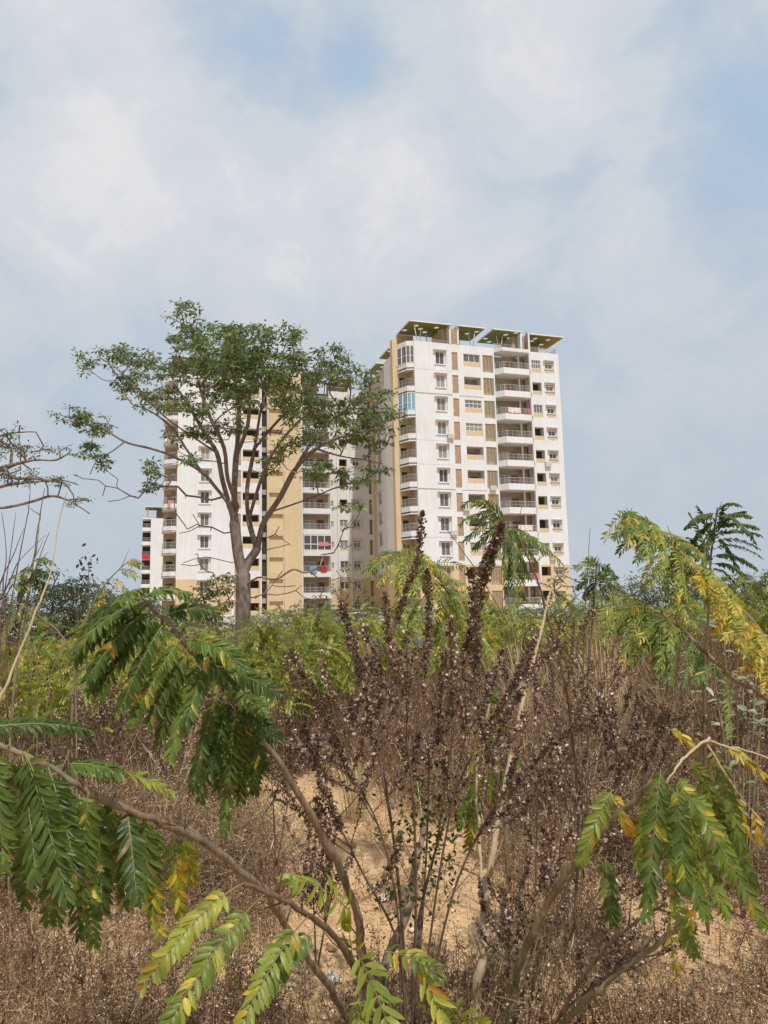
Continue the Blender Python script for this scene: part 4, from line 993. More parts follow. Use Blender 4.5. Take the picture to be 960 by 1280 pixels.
def shrub_left():
    o = P(462, 1345, 2.93); o[2] = 0
    T = thing('leguminous_shrub', 'arching shrub with dark green feathery fronds drooping over the left foreground', 'shrub', tuple(o))
    stem(T, o, [(462, 1348, 2.93), (458, 1270, 2.88), (455, 1200, 2.8), (440, 1120, 2.7), (400, 1040, 2.55), (350, 955, 2.4), (300, 885, 2.3), (255, 832, 2.2), (215, 785, 2.12), (180, 748, 2.05)], .018, .004, M_stem)
    stem(T, o, [(475, 1345, 2.9), (440, 1280, 2.75), (405, 1225, 2.5), (365, 1165, 2.3), (320, 1103, 2.1), (250, 1050, 1.9), (190, 1024, 1.75), (120, 994, 1.62), (60, 958, 1.55), (-20, 925, 1.5)], .0125, .005, M_stem)
    stem(T, o, [(520, 1335, 2.85), (480, 1265, 2.6), (440, 1200, 2.4), (395, 1150, 2.2), (345, 1122, 2.05), (305, 1104, 1.95)], .013, .005, M_stem_dark)
    stem(T, o, [(462, 1345, 2.95), (470, 1240, 3.0), (505, 1150, 3.1), (520, 1080, 3.2), (535, 1010, 3.3)], .02, .012, M_stem)
    G = GREENS
    A = [((-8, 930, 1.5), (4, 1082, 1.42)), ((28, 945, 1.52), (45, 1098, 1.4)), ((36, 948, 1.55), (32, 1130, 1.6)), ((30, 940, 1.5), (84, 1122, 1.38)), ((70, 962, 1.58), (62, 1150, 1.55)), ((98, 985, 1.6), (112, 1122, 1.5)),
         ((88, 975, 1.7), (118, 1183, 1.7)), ((60, 960, 1.65), (72, 1150, 1.7)), ((158, 1008, 1.7), (171, 1122, 1.62)), ((130, 998, 1.75), (142, 1098, 1.8)), ((-30, 930, 1.6), (-8, 1100, 1.5)), ((110, 990, 1.5), (103, 1120, 1.5)), ((15, 940, 1.6), (20, 1110, 1.62)), ((120, 994, 1.66), (128, 1140, 1.66)), ((140, 1000, 1.7), (155, 1130, 1.72)), ((60, 958, 1.52), (98, 1100, 1.45)), ((75, 965, 1.72), (100, 1170, 1.75)), ((5, 935, 1.65), (-5, 1060, 1.7)), ((180, 1020, 1.74), (185, 1110, 1.74))]
    for i, (a, b) in enumerate(A): add_frond(T, o, a, b, .07, 22, .041, .0125, G, .006, seed=100 + i, droop=.25, open_=1.1)
    add_frond(T, o, (30, 940, 1.5), (76, 1095, 1.4), .20, 22, .045, .013, G, .0, seed=140, droop=.2, open_=1.15)
    add_frond(T, o, (-35, 915, 1.5), (110, 912, 1.6), .13, 24, .036, .012, G, .0, seed=141, nh=(0.1, -.55, .8), droop=.2)
    add_frond(T, o, (96, 962, 1.7), (214, 990, 1.75), .17, 18, .034, .011, YGREEN * .8, .02, seed=142, nh=(0, -.35, .9), droop=.3)
    add_frond(T, o, (60, 962, 1.6), (145, 965, 1.6), .2, 14, .045, .014, G, .02, seed=143, nh=(0, -.35, .9), droop=.3)
    for i, (a, b) in enumerate([((193, 1026, 1.76), (190, 1152, 1.75)), ((215, 1040, 1.85), (225, 1140, 1.9)), ((185, 1022, 1.9), (160, 1110, 2.0)), ((230, 1045, 1.95), (240, 1100, 2.0)), ((175, 1020, 1.95), (200, 1170, 1.95))]):
        add_frond(T, o, a, b, .08, 14, .045, .015, np.vstack([YGREEN, GREENS]), .10, seed=160 + i, open_=1.0, ytip=.25)
    U = [((178, 748, 2.05), (233, 742, 2.1), .32), ((185, 752, 2.06), (92, 812, 1.95), .22), ((192, 760, 2.07), (108, 850, 1.95), .2), ((200, 768, 2.08), (125, 868, 2.0), .2), ((208, 776, 2.1), (150, 888, 2.0), .16), ((215, 785, 2.1), (138, 812, 2.1), .2),
         ((228, 797, 2.13), (165, 905, 2.05), .14), ((240, 812, 2.16), (185, 905, 2.1), .14), ((250, 822, 2.2), (212, 948, 2.1), .1), ((258, 832, 2.2), (232, 905, 2.1), .1), ((275, 856, 2.25), (240, 985, 2.2), .08),
         ((288, 872, 2.28), (262, 968, 2.2), .08), ((296, 880, 2.3), (280, 1040, 2.25), .05), ((232, 800, 2.13), (308, 838, 2.05), .22), ((268, 846, 2.2), (348, 866, 2.1), .18), ((292, 878, 2.3), (348, 925, 2.2), .16),
         ((308, 895, 2.32), (300, 1000, 2.3), .05), ((322, 915, 2.35), (318, 990, 2.4), .05), ((205, 772, 2.1), (270, 765, 2.15), .25), ((178, 748, 2.05), (150, 752, 1.9), .3), ((196, 764, 2.1), (118, 800, 2.15), .25), ((300, 885, 2.3), (330, 960, 2.3), .12), ((236, 806, 2.15), (198, 930, 2.15), .12), ((186, 753, 2.06), (94, 825, 1.98), .26), ((182, 750, 2.05), (100, 792, 2.1), .3), ((198, 766, 2.08), (112, 862, 2.0), .2), ((280, 862, 2.27), (250, 1000, 2.25), .06), ((240, 810, 2.16), (290, 860, 2.1), .2), ((280, 860, 2.26), (330, 890, 2.2), .2), ((285, 870, 2.28), (272, 985, 2.3), .06), ((305, 892, 2.3), (290, 985, 2.3), .06)]
    for i, (a, b, ar) in enumerate(U):
        add_frond(T, o, a, b, ar, 23, .045, .0128, np.vstack([GREENS, GREENS * 1.25]), .012 + .03 * (i % 4 == 2), seed=200 + i, nh=(-.15, -.9, .45) if i not in (0, 1, 20) else (-.1, -.5, .8), droop=.42, open_=1.12)
    BL = [((305, 1104, 1.95), (180, 1232, 1.75), .18, 14, .05), ((330, 1118, 2.0), (205, 1290, 1.7), .12, 17, .054), ((385, 1146, 2.15), (300, 1285, 1.9), .15, 13, .055), ((398, 1160, 2.2), (325, 1252, 2.0), .2, 10, .05)]
    for i, (a, b, ar, n, l) in enumerate(BL):
        add_frond(T, o, a, b, ar, n + 2, l * .9, .0195, np.vstack([YGREEN * .8, GREENS * 1.6]), .02, seed=300 + i, ytip=.05, open_=1.15, stalk=.2, nh=(.1, -.7, .7) if i < 2 else (.2, -.35, .9))
    add_frond(T, o, (438, 1140, 2.65), (364, 1094, 2.45), .12, 10, .075, .024, np.vstack([YGREEN * .85, GREENS * 1.6]), .0, seed=320, droop=.75, nh=(0, -.8, .6))
    add_frond(T, o, (440, 1190, 2.4), (432, 1146, 2.3), .1, 5, .07, .022, YGREEN * .8, .0, seed=321, open_=.5)
    add_frond(T, o, (446, 1192, 2.4), (492, 1300, 2.1), .1, 9, .08, .026, YGREEN * .8, .0, seed=322, open_=.9, nh=(0, -.9, .5))
    add_frond(T, o, (480, 1190, 2.4), (545, 1216, 2.3), .15, 6, .06, .02, YGREEN * .7, .1, seed=323, nh=(0, -.5, .8))
    add_frond(T, o, (515, 1190, 2.4), (560, 1290, 2.2), .1, 7, .07, .022, YGREEN, .45, seed=324, open_=.7)
    add_frond(T, o, (455, 1250, 2.5), (440, 1300, 2.3), .1, 7, .06, .022, YGREEN * .8, .0, seed=325)
    add_frond(T, o, (520, 1260, 2.6), (610, 1290, 2.4), .2, 8, .06, .02, YGREEN * .8, .0, seed=326)
    return T
shrub_left()

def shrub_right():
    o = P(628, 1350, 2.9); o[2] = 0
    T = thing('leguminous_shrub', 'shrub with bright green hanging fronds and yellow tips low on the right foreground', 'shrub', tuple(o))
    stem(T, o, [(628, 1352, 2.9), (640, 1245, 2.75), (672, 1150, 2.6), (713, 1087, 2.5), (747, 1045, 2.4), (793, 1000, 2.3), (840, 960, 2.2), (888, 925, 2.1)], .014, .006, M_stem_green)
    stem(T, o, [(670, 1330, 2.75), (707, 1277, 2.6), (750, 1236, 2.5), (790, 1203, 2.45), (840, 1165, 2.4), (907, 1100, 2.35), (950, 1052, 2.3), (990, 1000, 2.3)], .011, .005, M_stem_green)
    stem(T, o, [(700, 1268, 2.6), (745, 1200, 2.5), (785, 1160, 2.4), (830, 1130, 2.3)], .006, .003, M_stem_dark)
    stem(T, o, [(888, 925, 2.1), (905, 932, 2.1), (945, 942, 2.1), (975, 955, 2.1)], .003, .002, M_straw)
    stem(T, o, [(884, 930, 2.1), (905, 965, 2.1), (930, 1000, 2.1), (955, 1030, 2.1)], .003, .002, M_straw)
    stem(T, o, [(888, 922, 2.1), (862, 940, 2.05), (842, 965, 2.0), (828, 985, 2.0)], .004, .002, M_straw)
    S = [((826, 962, 2.0), (808, 1142, 1.95), .04, 19, .058), ((765, 988, 2.1), (727, 1074, 2.05), .12, 13, .05), ((756, 1075, 2.2), (767, 1154, 2.15), .06, 13, .05), ((825, 1030, 2.05), (884, 1144, 2.0), .06, 15, .052), ((848, 978, 2.05), (954, 1158, 1.95), .12, 20, .055),
         ((842, 970, 2.1), (912, 1062, 2.05), .15, 14, .045), ((880, 1070, 2.1), (908, 1144, 2.1), .05, 12, .05), ((870, 1000, 2.15), (905, 1090, 2.1), .1, 13, .05), ((835, 975, 2.15), (842, 1120, 2.15), .05, 15, .05), ((840, 1120, 2.2), (868, 1192, 2.2), .05, 9, .05), ((860, 985, 2.2), (880, 1120, 2.2), .1, 14, .045), ((888, 935, 2.15), (930, 1060, 2.1), .15, 14, .045), ((865, 950, 2.2), (905, 1030, 2.2), .2, 13, .045), ((815, 985, 2.1), (795, 1080, 2.15), .1, 13, .045), ((846, 985, 2.0), (858, 1110, 1.95), .08, 16, .05), ((900, 1010, 2.2), (945, 1110, 2.2), .12, 14, .045)]
    for i, (a, b, ar, n, l) in enumerate(S):
        add_frond(T, o, a, b, ar, n + 3, l * .82, .0150, np.vstack([YGREEN * .7, GREENS * 1.5]), .012, seed=400 + i, open_=1.0, droop=.2, ytip=.03, stalk=.04)
    Yl = [((905, 933, 2.1), (952, 966, 2.05), .12, 10), ((836, 912, 2.2), (865, 932, 2.2), .2, 7), ((940, 1010, 2.1), (950, 1052, 2.1), .1, 5), ((748, 995, 2.1), (772, 1000, 2.1), .1, 4), ((775, 1010, 2.1), (788, 1040, 2.1), .1, 6), ((835, 1150, 2.1), (845, 1215, 2.1), .05, 5), ((870, 1120, 2.1), (862, 1160, 2.1), .1, 4), ((905, 970, 2.15), (935, 1040, 2.15), .1, 8)]
    for i, (a, b, ar, n) in enumerate(Yl): add_frond(T, o, a, b, ar, n, .034, .013, np.vstack([YELLOW * .8, YGREEN[:1]]), .5, seed=430 + i, open_=.75)
    return T
shrub_right()

def shrub_mid(name, label, base, stems, fronds, m, pal, ll, wd, pairs, yel, seed, **kw):
    o = P(*base); o[2] = 0
    T = thing(name, label, 'shrub', tuple(o))
    for (pts, r0, r1) in stems: stem(T, o, pts, r0, r1, m, sides=6)
    for i, f in enumerate(fronds):
        a, b = f[0], f[1]; ar = f[2] if len(f) > 2 else .12
        add_frond(T, o, a, b, ar, pairs, ll, wd, pal, yel, seed=seed + i, **kw)
    return T
# cluster crowning the middle of the picture in front of the tower
Yc = 3.6
tips = [(578, 632), (576, 655), (583, 674), (594, 684), (603, 702), (614, 706), (622, 692), (610, 722), (640, 732), (655, 746), (661, 722), (668, 700), (700, 702), (648, 762), (632, 745), (598, 628), (680, 690), (588, 645), (630, 715), (645, 700)]
shrub_mid('feathery_shrub', 'tall shrub topped by a dark green mop of drooping fronds in front of the tower', (702, 1235, Yc), [([(715, 1236, Yc), (722, 1000, Yc + .05), (705, 850, Yc), (676, 740, Yc - .05), (652, 680, Yc), (632, 655, Yc)], .0065, .004)],
    [((630 + (i % 5) * 2, 652 + (i % 7) * 2, Yc), (x, y, Yc - .35 + .09 * (i % 6)), .28 if x < 625 else .15) for i, (x, y) in enumerate(tips)], M_stem_dark, GREENS * 1.1, .05, .010, 16, .03, 500, droop=.5, open_=.8)
# dark rosette, right
Yr = 4.0
tips = [(925, 632), (938, 646), (946, 660), (951, 670), (949, 686), (953, 698), (946, 712), (934, 722), (862, 643), (857, 660), (864, 682), (870, 700), (878, 716), (908, 630), (872, 634), (936, 704), (860, 672), (918, 728), (944, 678), (866, 652), (930, 640), (925, 716), (868, 692)]
shrub_mid('feathery_shrub', 'upright dark shrub with a rosette of arching fronds against the sky on the right', (885, 1190, Yr), [([(885, 1192, Yr), (880, 900, Yr), (884, 780, Yr), (889, 700, Yr), (897, 634, Yr)], .008, .004)],
    [((896 - (i % 9) * .8, 642 + (i % 9) * 9, Yr), (x, y, Yr - .3 + .1 * (i % 6)), .22) for i, (x, y) in enumerate(tips)], M_stem_dark, GREENS * .75, .034, .014, 22, .0, 540, droop=.35, nh=(0, -.75, .65), open_=.75)
# yellowing drooping branches, right
o = None
Yy = 3.2
br = [(990, 860), (955, 800), (925, 760), (885, 722), (850, 690), (815, 655), (785, 640)]
fr_ = []
rr_ = np.random.default_rng(77)
pth = smoothpath([P(x, y, Yy) for x, y in br], 8)
for k in range(6, len(pth) - 1, 1):
    pass
pp2 = smoothpath(np.array([(x, y, 0) for x, y in br]), 7)
fy = []
for k in range(4, len(pp2)):
    x, y = pp2[k][:2]; f_ = k / len(pp2)
    for sgn in (-1, 1):
        if rr_.random() < .12: continue
        L_ = rr_.uniform(45, 85) * (1 - .3 * f_) * (.62 if x > 872 else 1); a_ = radians(rr_.uniform(95, 165) if sgn < 0 else rr_.uniform(35, 95))
        fy.append(((x, y, Yy), (x + L_ * cos(a_), y + L_ * sin(a_) * (.75 if f_ > .7 else 1), Yy - .25 + rr_.uniform(-.2, .2)), .12))
T5 = shrub_mid('feathery_shrub', 'yellowing shrub branch arching in from the right edge with green and golden fronds', (1010, 1290, Yy), [([(1010, 1290, Yy), (1000, 1000, Yy)] + [(x, y, Yy) for x, y in br], .016, .005)],
    [f for f in fy if f[0][0] < 870], M_stem, np.vstack([YGREEN * .8, GREENS * 1.3]), .042, .012, 15, .10, 600, droop=.45)
o = P(1010, 1290, Yy); o[2] = 0
for i, f in enumerate([f for f in fy if f[0][0] >= 870]): add_frond(T5, o, f[0], f[1], .1, 15, .042, .013, np.vstack([YELLOW, YELLOW * .9, YGREEN]) , .25, seed=700 + i, droop=.4)
Yq = 3.0
br = [(1000, 905), (955, 872), (910, 842), (872, 805), (845, 780), (820, 765), (800, 755)]
pp2 = smoothpath(np.array([(x, y, 0) for x, y in br]), 4); fy = []
for k in range(6, len(pp2)):
    x, y = pp2[k][:2]
    for q in range(2):
        if x > 880 and rr_.random() < .7: continue
        L_ = rr_.uniform(40, 80); a_ = radians(rr_.uniform(80, 175)); fy.append(((x, y, Yq), (x + L_ * cos(a_), y + L_ * sin(a_), Yq - .2 + rr_.uniform(-.15, .15)), .22))
shrub_mid('feathery_shrub', 'fresh green drooping fronds on a leaning branch below the yellowing one at right', (1050, 1290, Yq), [([(1050, 1290, Yq), (1030, 1000, Yq)] + [(x, y, Yq) for x, y in br], .014, .004)], fy, M_stem, np.vstack([YGREEN * .6, GREENS * 1.3]), .040, .011, 15, .03, 800, droop=.45)
# small rosette between tower and right shrubs
Ys = 6.0
tips = [(720, 712), (728, 720), (722, 735), (730, 748), (762, 708), (770, 722), (768, 740), (760, 752), (745, 698), (752, 760), (735, 700), (738, 762), (772, 732)]
shrub_mid('feathery_shrub', 'slim dark shrub with a small frond rosette just right of the tower foot', (738, 1010, Ys), [([(738, 1011, Ys), (735, 850, Ys), (742, 760, Ys), (746, 705, Ys)], .010, .004)],
    [((745, 708 + (i % 5) * 7, Ys), (x, y, Ys - .2 + .1 * (i % 4)), .3) for i, (x, y) in enumerate(tips)], M_stem_dark, GREENS * 1.1, .05, .013, 13, .04, 850, droop=.4)
# left rosette with bare twigs
Yl_ = 4.2
tips = [(66, 706), (62, 722), (60, 735), (58, 745), (20, 735), (25, 748), (30, 712), (64, 714), (15, 722), (50, 700)]
T7 = shrub_mid('feathery_shrub', 'sparse shrub with dark fronds and tall bare twigs at the left edge', (10, 1160, Yl_), [([(10, 1162, Yl_), (14, 900, Yl_), (32, 770, Yl_), (42, 700, Yl_), (48, 655, Yl_), (56, 610, Yl_)], .007, .002)],
    [((40 - (i % 3) * 2, 705 + (i % 5) * 9, Yl_), (x, y, Yl_ - .2 + .1 * (i % 4)), .22) for i, (x, y) in enumerate(tips)], M_stem, GREENS, .045, .012, 14, .03, 880, nh=(0, -.35, .9), droop=.4)
o = P(10, 1160, Yl_); o[2] = 0
for i, l in enumerate([[(10, 900), (8, 800), (20, 720), (35, 640), (38, 600)], [(5, 860), (0, 780), (12, 700), (20, 640)], [(15, 850), (30, 760), (52, 690), (62, 665)], [(12, 820), (4, 740), (8, 690), (2, 640)], [(18, 780), (30, 730), (45, 690), (50, 640)], [(-10, 860), (-5, 750), (18, 690), (30, 660)], [(22, 760), (42, 715), (60, 690)], [(0, 750), (15, 720), (25, 700), (58, 668)]]):
    stem(T7, o, [(x, y, Yl_ + .1 * (i % 3)) for x, y in l], .0055, .0012, M_stem_dark, 'twig', 4, 4)
# long pale leaning stem at the left
o = P(-20, 1250, 3.0); o[2] = 0
T8 = thing('dry_stalk', 'long pale bare stalk leaning up across the left edge', 'plant', tuple(o))
stem(T8, o, [(-20, 1290, 3.0), (-10, 930, 3.0), (15, 840, 3.05), (45, 765, 3.1), (65, 710, 3.15), (72, 660, 3.2), (84, 612, 3.2)], .007, .0015, M_straw, 'stalk')
for lab_, base_, pts_, m_ in (('single thin dark stick standing above the scrub right of the tower', (736, 1100, 4.4), [(730, 1100, 4.4), (728, 950, 4.4), (729, 850, 4.4), (732, 750, 4.4), (738, 660, 4.4)], M_stem_dark),
    ('long thin dark stalk arching down from the left edge above the thicket', (95, 1150, 3.6), [(95, 1160, 3.6), (96, 950, 3.6), (92, 830, 3.6), (75, 792, 3.6), (52, 772, 3.6), (25, 755, 3.6), (-10, 742, 3.6)], M_stem),
    ('slender dark stalk sloping from the left edge into the dry scrub', (66, 1150, 3.8), [(66, 1120, 3.8), (64, 900, 3.8), (58, 855, 3.8), (35, 825, 3.8), (10, 802, 3.8), (-15, 788, 3.8)], M_stem_dark),
    ('thin bare stalk arching in front of the tower towards the dead plant spike', (668, 1150, 3.9), [(668, 1165, 3.9), (672, 950, 3.9), (664, 850, 3.9), (640, 790, 3.9), (615, 745, 3.9), (590, 705, 3.9), (566, 672, 3.9), (546, 645, 3.9)], M_stem)):
    o = P(*base_); o[2] = 0; T9 = thing('dry_stalk', lab_, 'plant', tuple(o)); stem(T9, o, pts_, .0050, .0016, m_, 'stalk', 6, 5)
def tuft(cx, cy, Yd, h, n, label, seed):
    p = P(cx, cy, Yd); rg = np.random.default_rng(seed); b = Buf()
    for _ in range(n):
        a = rg.uniform(0, 2 * pi); r = rg.uniform(0, .1); d = np.array([cos(a), sin(a), 0]); L = h * rg.uniform(.6, 1.1); sp = rg.uniform(.1, .55)
        q = [np.array([0, 0, 0]) + d * r, d * (r + sp * L * .35) + UP * L * .6, d * (r + sp * L * .8) + UP * L * .92, d * (r + sp * L * 1.25) + UP * L * (.95 - sp * .5)]
        q = smoothpath(q, 3); S = nrm(np.cross(d, UP)) * rg.uniform(.0025, .0045); c_ = STRAW[rg.integers(0, 3)] * rg.uniform(.75, 1.15)
        for i in range(len(q) - 1):
            w0 = 1 - i / len(q); w1 = 1 - (i + 1) / len(q); b.quad(q[i] - S * w0, q[i] + S * w0, q[i + 1] + S * w1, q[i + 1] - S * w1, tuple(c_))
    T = obj('grass_tuft', (b, M_dry), None, (p[0], p[1], 0), label=label, category='grass tuft')
STRAW = np.array([(.52, .40, .22), (.45, .33, .18), (.60, .47, .28)])
tuft(752, 800, 7.4, 1.35, 260, 'pale straw grass tuft standing in the scrub below the small rosette shrub', 1)
tuft(650, 790, 8.5, 1.3, 220, 'pale straw grass tuft behind the long straw-coloured leaning stem', 2)
tuft(330, 800, 9.0, 1.1, 200, 'pale straw grass tuft in the scrub right of the upper left fronds', 3)
tuft(445, 1010, 6.2, .5, 120, 'short straw grass tuft at the edge of the bare soil behind the dead plant', 4)
tuft(905, 1120, 4.6, .45, 110, 'short straw grass tuft on the sandy patch at lower right', 5)

# sprig at the left skyline
Yk = 5.0
shrub_mid('feathery_shrub', 'thin yellowing sprig leaning up toward the far white block', (95, 1060, Yk), [([(95, 1065, Yk), (90, 900, Yk), (100, 800, Yk), (128, 735, Yk), (160, 702, Yk)], .010, .003)],
    [((150, 712, Yk), (172, 722, Yk - .1), .1), ((158, 704, Yk), (175, 706, Yk), .2), ((140, 722, Yk), (165, 748, Yk), .1), ((128, 738, Yk), (118, 768, Yk), .1), ((120, 750, Yk), (110, 790, Yk), .1), ((132, 732, Yk), (122, 752, Yk), .1), ((112, 765, Yk), (98, 800, Yk), .1), ((125, 745, Yk), (140, 780, Yk), .1)], M_stem_green, YGREEN * .8, .045, .012, 10, .2, 910)
# green yellow fronds behind the dead plant
Yg = 4.6
br = [(590, 800), (572, 762), (548, 722), (520, 700), (497, 690)]; pp2 = smoothpath(np.array([(x, y, 0) for x, y in br]), 5); fy = []
for k in range(2, len(pp2)):
    x, y = pp2[k][:2]
    for q in range(3):
        L_ = rr_.uniform(38, 65); a_ = radians(rr_.uniform(60, 160) if q else rr_.uniform(10, 60)); fy.append(((x, y, Yg), (x + L_ * cos(a_), y + L_ * sin(a_), Yg - .2 + rr_.uniform(-.3, .3)), .25))
shrub_mid('feathery_shrub', 'yellow-green arching shrub directly behind the dead seed-head plant', (640, 1140, Yg), [([(640, 1142, Yg), (625, 950, Yg), (610, 850, Yg)] + [(x, y, Yg) for x, y in br], .014, .004)], fy, M_stem_green, np.vstack([YGREEN * .8, GREENS * 1.5]), .045, .012, 14, .16, 930, droop=.4)
# hanging fronds lower centre, with the long straw stem
Yh = 3.3
shrub_mid('feathery_shrub', 'shrub with a long straw-coloured leaning stem and green fronds right of the dead plant', (590, 1290, 2.95),
    [([(590, 1292, 2.95), (600, 1205, 2.93), (604, 1160, 2.95), (613, 1080, 3.0), (630, 980, 3.1), (655, 870, 3.2), (676, 790, 3.3), (688, 735, 3.4)], .019, .004), ([(604, 1160, 2.95), (600, 1060, 3.1), (596, 960, 3.25), (612, 880, 3.3)], .008, .003)],
    [((612, 882, Yh), (598, 960, Yh), .15), ((612, 880, Yh), (640, 940, Yh), .2), ((604, 905, Yh), (590, 985, Yh), .1), ((600, 925, Yh), (615, 1000, Yh), .1), ((598, 960, Yh), (590, 1030, Yh), .1), ((606, 900, Yh), (630, 975, Yh), .1), ((610, 876, Yh), (618, 872, Yh), .5), ((597, 985, Yh), (575, 1030, Yh), .1), ((597, 1000, Yh), (585, 1060, Yh), .1), ((610, 890, Yh), (650, 960, Yh), .2)],
    M_straw, np.vstack([YGREEN * .7, GREENS * 1.4]), .05, .013, 13, .12, 960, droop=.3)

# mid-distance feathery shrubs: six shapes copied
def feather_variant(seed, h, pal, yel):
    rg = np.random.default_rng(seed); parts = []; b = Buf()
    for s_ in range(rg.integers(4, 7)):
        a = rg.uniform(0, 2 * pi); r = rg.uniform(.1, .75); top = np.array([r * cos(a), r * sin(a), h * rg.uniform(.72, 1.0)])
        pts = smoothpath([np.array([0.08 * cos(a), .08 * sin(a), 0]), top * np.array([.35, .35, .5]), top * np.array([.75, .75, .85]), top + np.array([cos(a) * .15, sin(a) * .15, -.03])], 5)
        b.tube(pts, np.linspace(.009, .003, len(pts)), 5)
        for k in range(11):
            t = rg.uniform(.42, 1); p = pts[int(t * (len(pts) - 1))]; fa = rg.uniform(0, 2 * pi); L = rg.uniform(.28, .46)
            d = np.array([cos(fa) * .75, sin(fa) * .75, rg.uniform(-.75, .15)]); e = p + nrm(d) * L
            parts.append(frond_geo(p, e, .22, UP * .8 + np.array([cos(fa), sin(fa), 0]) * .3 + rg.normal(size=3) * .2, 14, .062, .019, rg, pal, yel, False, droop=.4, rach=(.16, .17, .05)))
    V, Fq, C = merge([p if p[1].shape[1] == 4 else p for p in parts])
    return b.mesh('stem', M_stem_green, True), npmesh('foliage', V, Fq, C, M_leaf)
YP = np.vstack([YGREEN * 1.05, YGREEN * .8, GREENS[2:3] * 1.3]); GP = np.vstack([GREENS * 1.3, YGREEN * .7])
FV = [feather_variant(50, 1.9, YP, .10), feather_variant(51, 1.7, YP, .16), feather_variant(52, 2.1, GP, .04), feather_variant(53, 1.6, YP, .08), feather_variant(54, 2.0, GP, .08), feather_variant(55, 1.5, YP, .2)]
FH = (1.9, 1.7, 2.1, 1.6, 2.0, 1.5)
def feather(v, px, top, Yd, label, grp, kmin=.5):
    p = P(px, top, Yd); s = max(p[2], .8) / FH[v]
    T = thing('feathery_shrub', label, 'shrub', (p[0], p[1], 0), rb_.uniform(0, 6.28), grp); T.scale = (max(s, .7),) * 2 + (s,)
    obj('stem', FV[v][0], T); obj('foliage', FV[v][1], T)
def row(specs, label, grp):
    for (v, px, top, Yd), od in zip(specs, ordinals([q[1] for q in specs])):
        look = ('yellow-green', 'yellow-flecked', 'fresh green', 'pale yellow-green', 'deeper green', 'small golden-tipped')[v]
        feather(v, px, top, Yd, look + ' feathery shrub, ' + od + ' ' + label, grp)
row([(0, 340, 752, 9.5), (2, 378, 742, 9.0), (1, 405, 765, 10), (3, 318, 775, 9), (0, 432, 748, 12), (5, 455, 742, 11), (1, 478, 728, 10), (4, 505, 738, 12), (3, 355, 770, 8), (0, 425, 772, 9), (5, 395, 780, 10.5), (2, 300, 775, 13), (1, 470, 758, 14), (3, 445, 760, 16), (4, 365, 762, 15), (1, 330, 760, 17), (0, 500, 760, 16)],
    'below the beige facade', 'feathery shrubs below the left part of the apartments')
row([(1, 545, 742, 10), (0, 578, 735, 9), (4, 610, 742, 12), (3, 640, 738, 10), (0, 672, 738, 10), (2, 700, 732, 12), (5, 655, 756, 14), (1, 690, 752, 13), (3, 620, 760, 15), (4, 720, 740, 12), (0, 590, 758, 15), (5, 560, 755, 14)],
    'below the white tower', 'feathery shrubs below the tower')
row([(3, 30, 768, 8), (1, 70, 775, 7.5), (5, 110, 780, 8.5), (0, 150, 768, 9), (4, 12, 752, 10), (3, 90, 760, 11), (5, 190, 770, 11), (0, 55, 790, 6.5), (1, 130, 800, 7), (2, 240, 752, 12), (1, 265, 765, 13), (3, 215, 775, 10), (4, -20, 745, 8), (0, 170, 800, 8.5)],
    'behind the drooping left fronds', 'feathery shrubs at the left of the field')
row([(0, 805, 728, 11), (3, 835, 735, 12), (2, 930, 705, 10), (4, 960, 700, 9), (1, 890, 742, 12), (5, 775, 756, 14), (0, 862, 752, 13), (4, 985, 705, 10), (2, 912, 732, 13), (1, 950, 738, 11)],
    'behind the golden right branch', 'feathery shrubs at the right of the field')

def px_of(x, y, z=0.0):
    q = R.T @ (np.array([x, y, z]) - CAM); return 480 + F * q[0] / -q[2], 640 - F * q[1] / -q[2]
# ------------------------------------------------------------------ dead seed-head plants
DB = np.array([(.19, .128, .092), (.25, .175, .13), (.12, .082, .060), (.33, .24, .18), (.22, .145, .105)])
def calyxes(curve, rad, dens, rg, size=.0080, pale=.10, frm=0.0):
    curve = np.asarray(curve); L = np.linalg.norm(np.diff(curve, axis=0), axis=1).sum(); n = int(L * dens * 8)
    if n < 2: return None
    s = frm + (1 - frm) * rg.random(n); s = np.where(rg.random(n) < .65, frm + (1 - frm) * np.round((s - frm) / max(1 - frm, 1e-6) * L / .013) / max(1, L / .013) + rg.normal(size=n) * .003, s)
    s = np.clip(s, 0, .999); x = s * (len(curve) - 1); i0 = x.astype(int); fr = (x - i0)[:, None]
    p = curve[i0] * (1 - fr) + curve[np.minimum(i0 + 1, len(curve) - 1)] * fr
    d = rnd_unit(n, rg); taper = (.45 + .55 * np.clip((1 - s) / .25, 0, 1)); clump = .5 + .5 * np.sin(s * L * 55 + rg.uniform(0, 6)) ** 2 + .35 * np.sin(s * L * 23 + rg.uniform(0, 6)) ** 2
    r = (rg.uniform(.25, 1, n) * rad * taper * clump)[:, None]; C = p + d * r
    A = nrm_rows(d + UP * .5 + rg.normal(size=d.shape) * .4); B = nrm_rows(np.cross(A, rnd_unit(n, rg)))
    col = DB[rg.integers(0, len(DB), n)] * rg.uniform(.7, 1.3, (n, 1)); pp = rg.random(n) < pale; col[pp] = np.array([.62, .50, .40]) * rg.uniform(.7, 1.25, (pp.sum(), 1))
    sz = size * rg.uniform(.7, 1.35, n)
    V, Fq, c_ = leafquads(C, A, B, sz * 1.5, sz * 1.1, col, .25)
    A2 = nrm_rows(A + rnd_unit(n, rg) * .8); V2, F2, c2 = leafquads(C, A2, nrm_rows(np.cross(A2, A)), sz * 1.3, sz * 1.0, col * .9, .2)
    return merge([(V, Fq, c_), (V2, F2, c2)])
def nrm_rows(a): return a / (np.linalg.norm(a, axis=1)[:, None] + 1e-9)
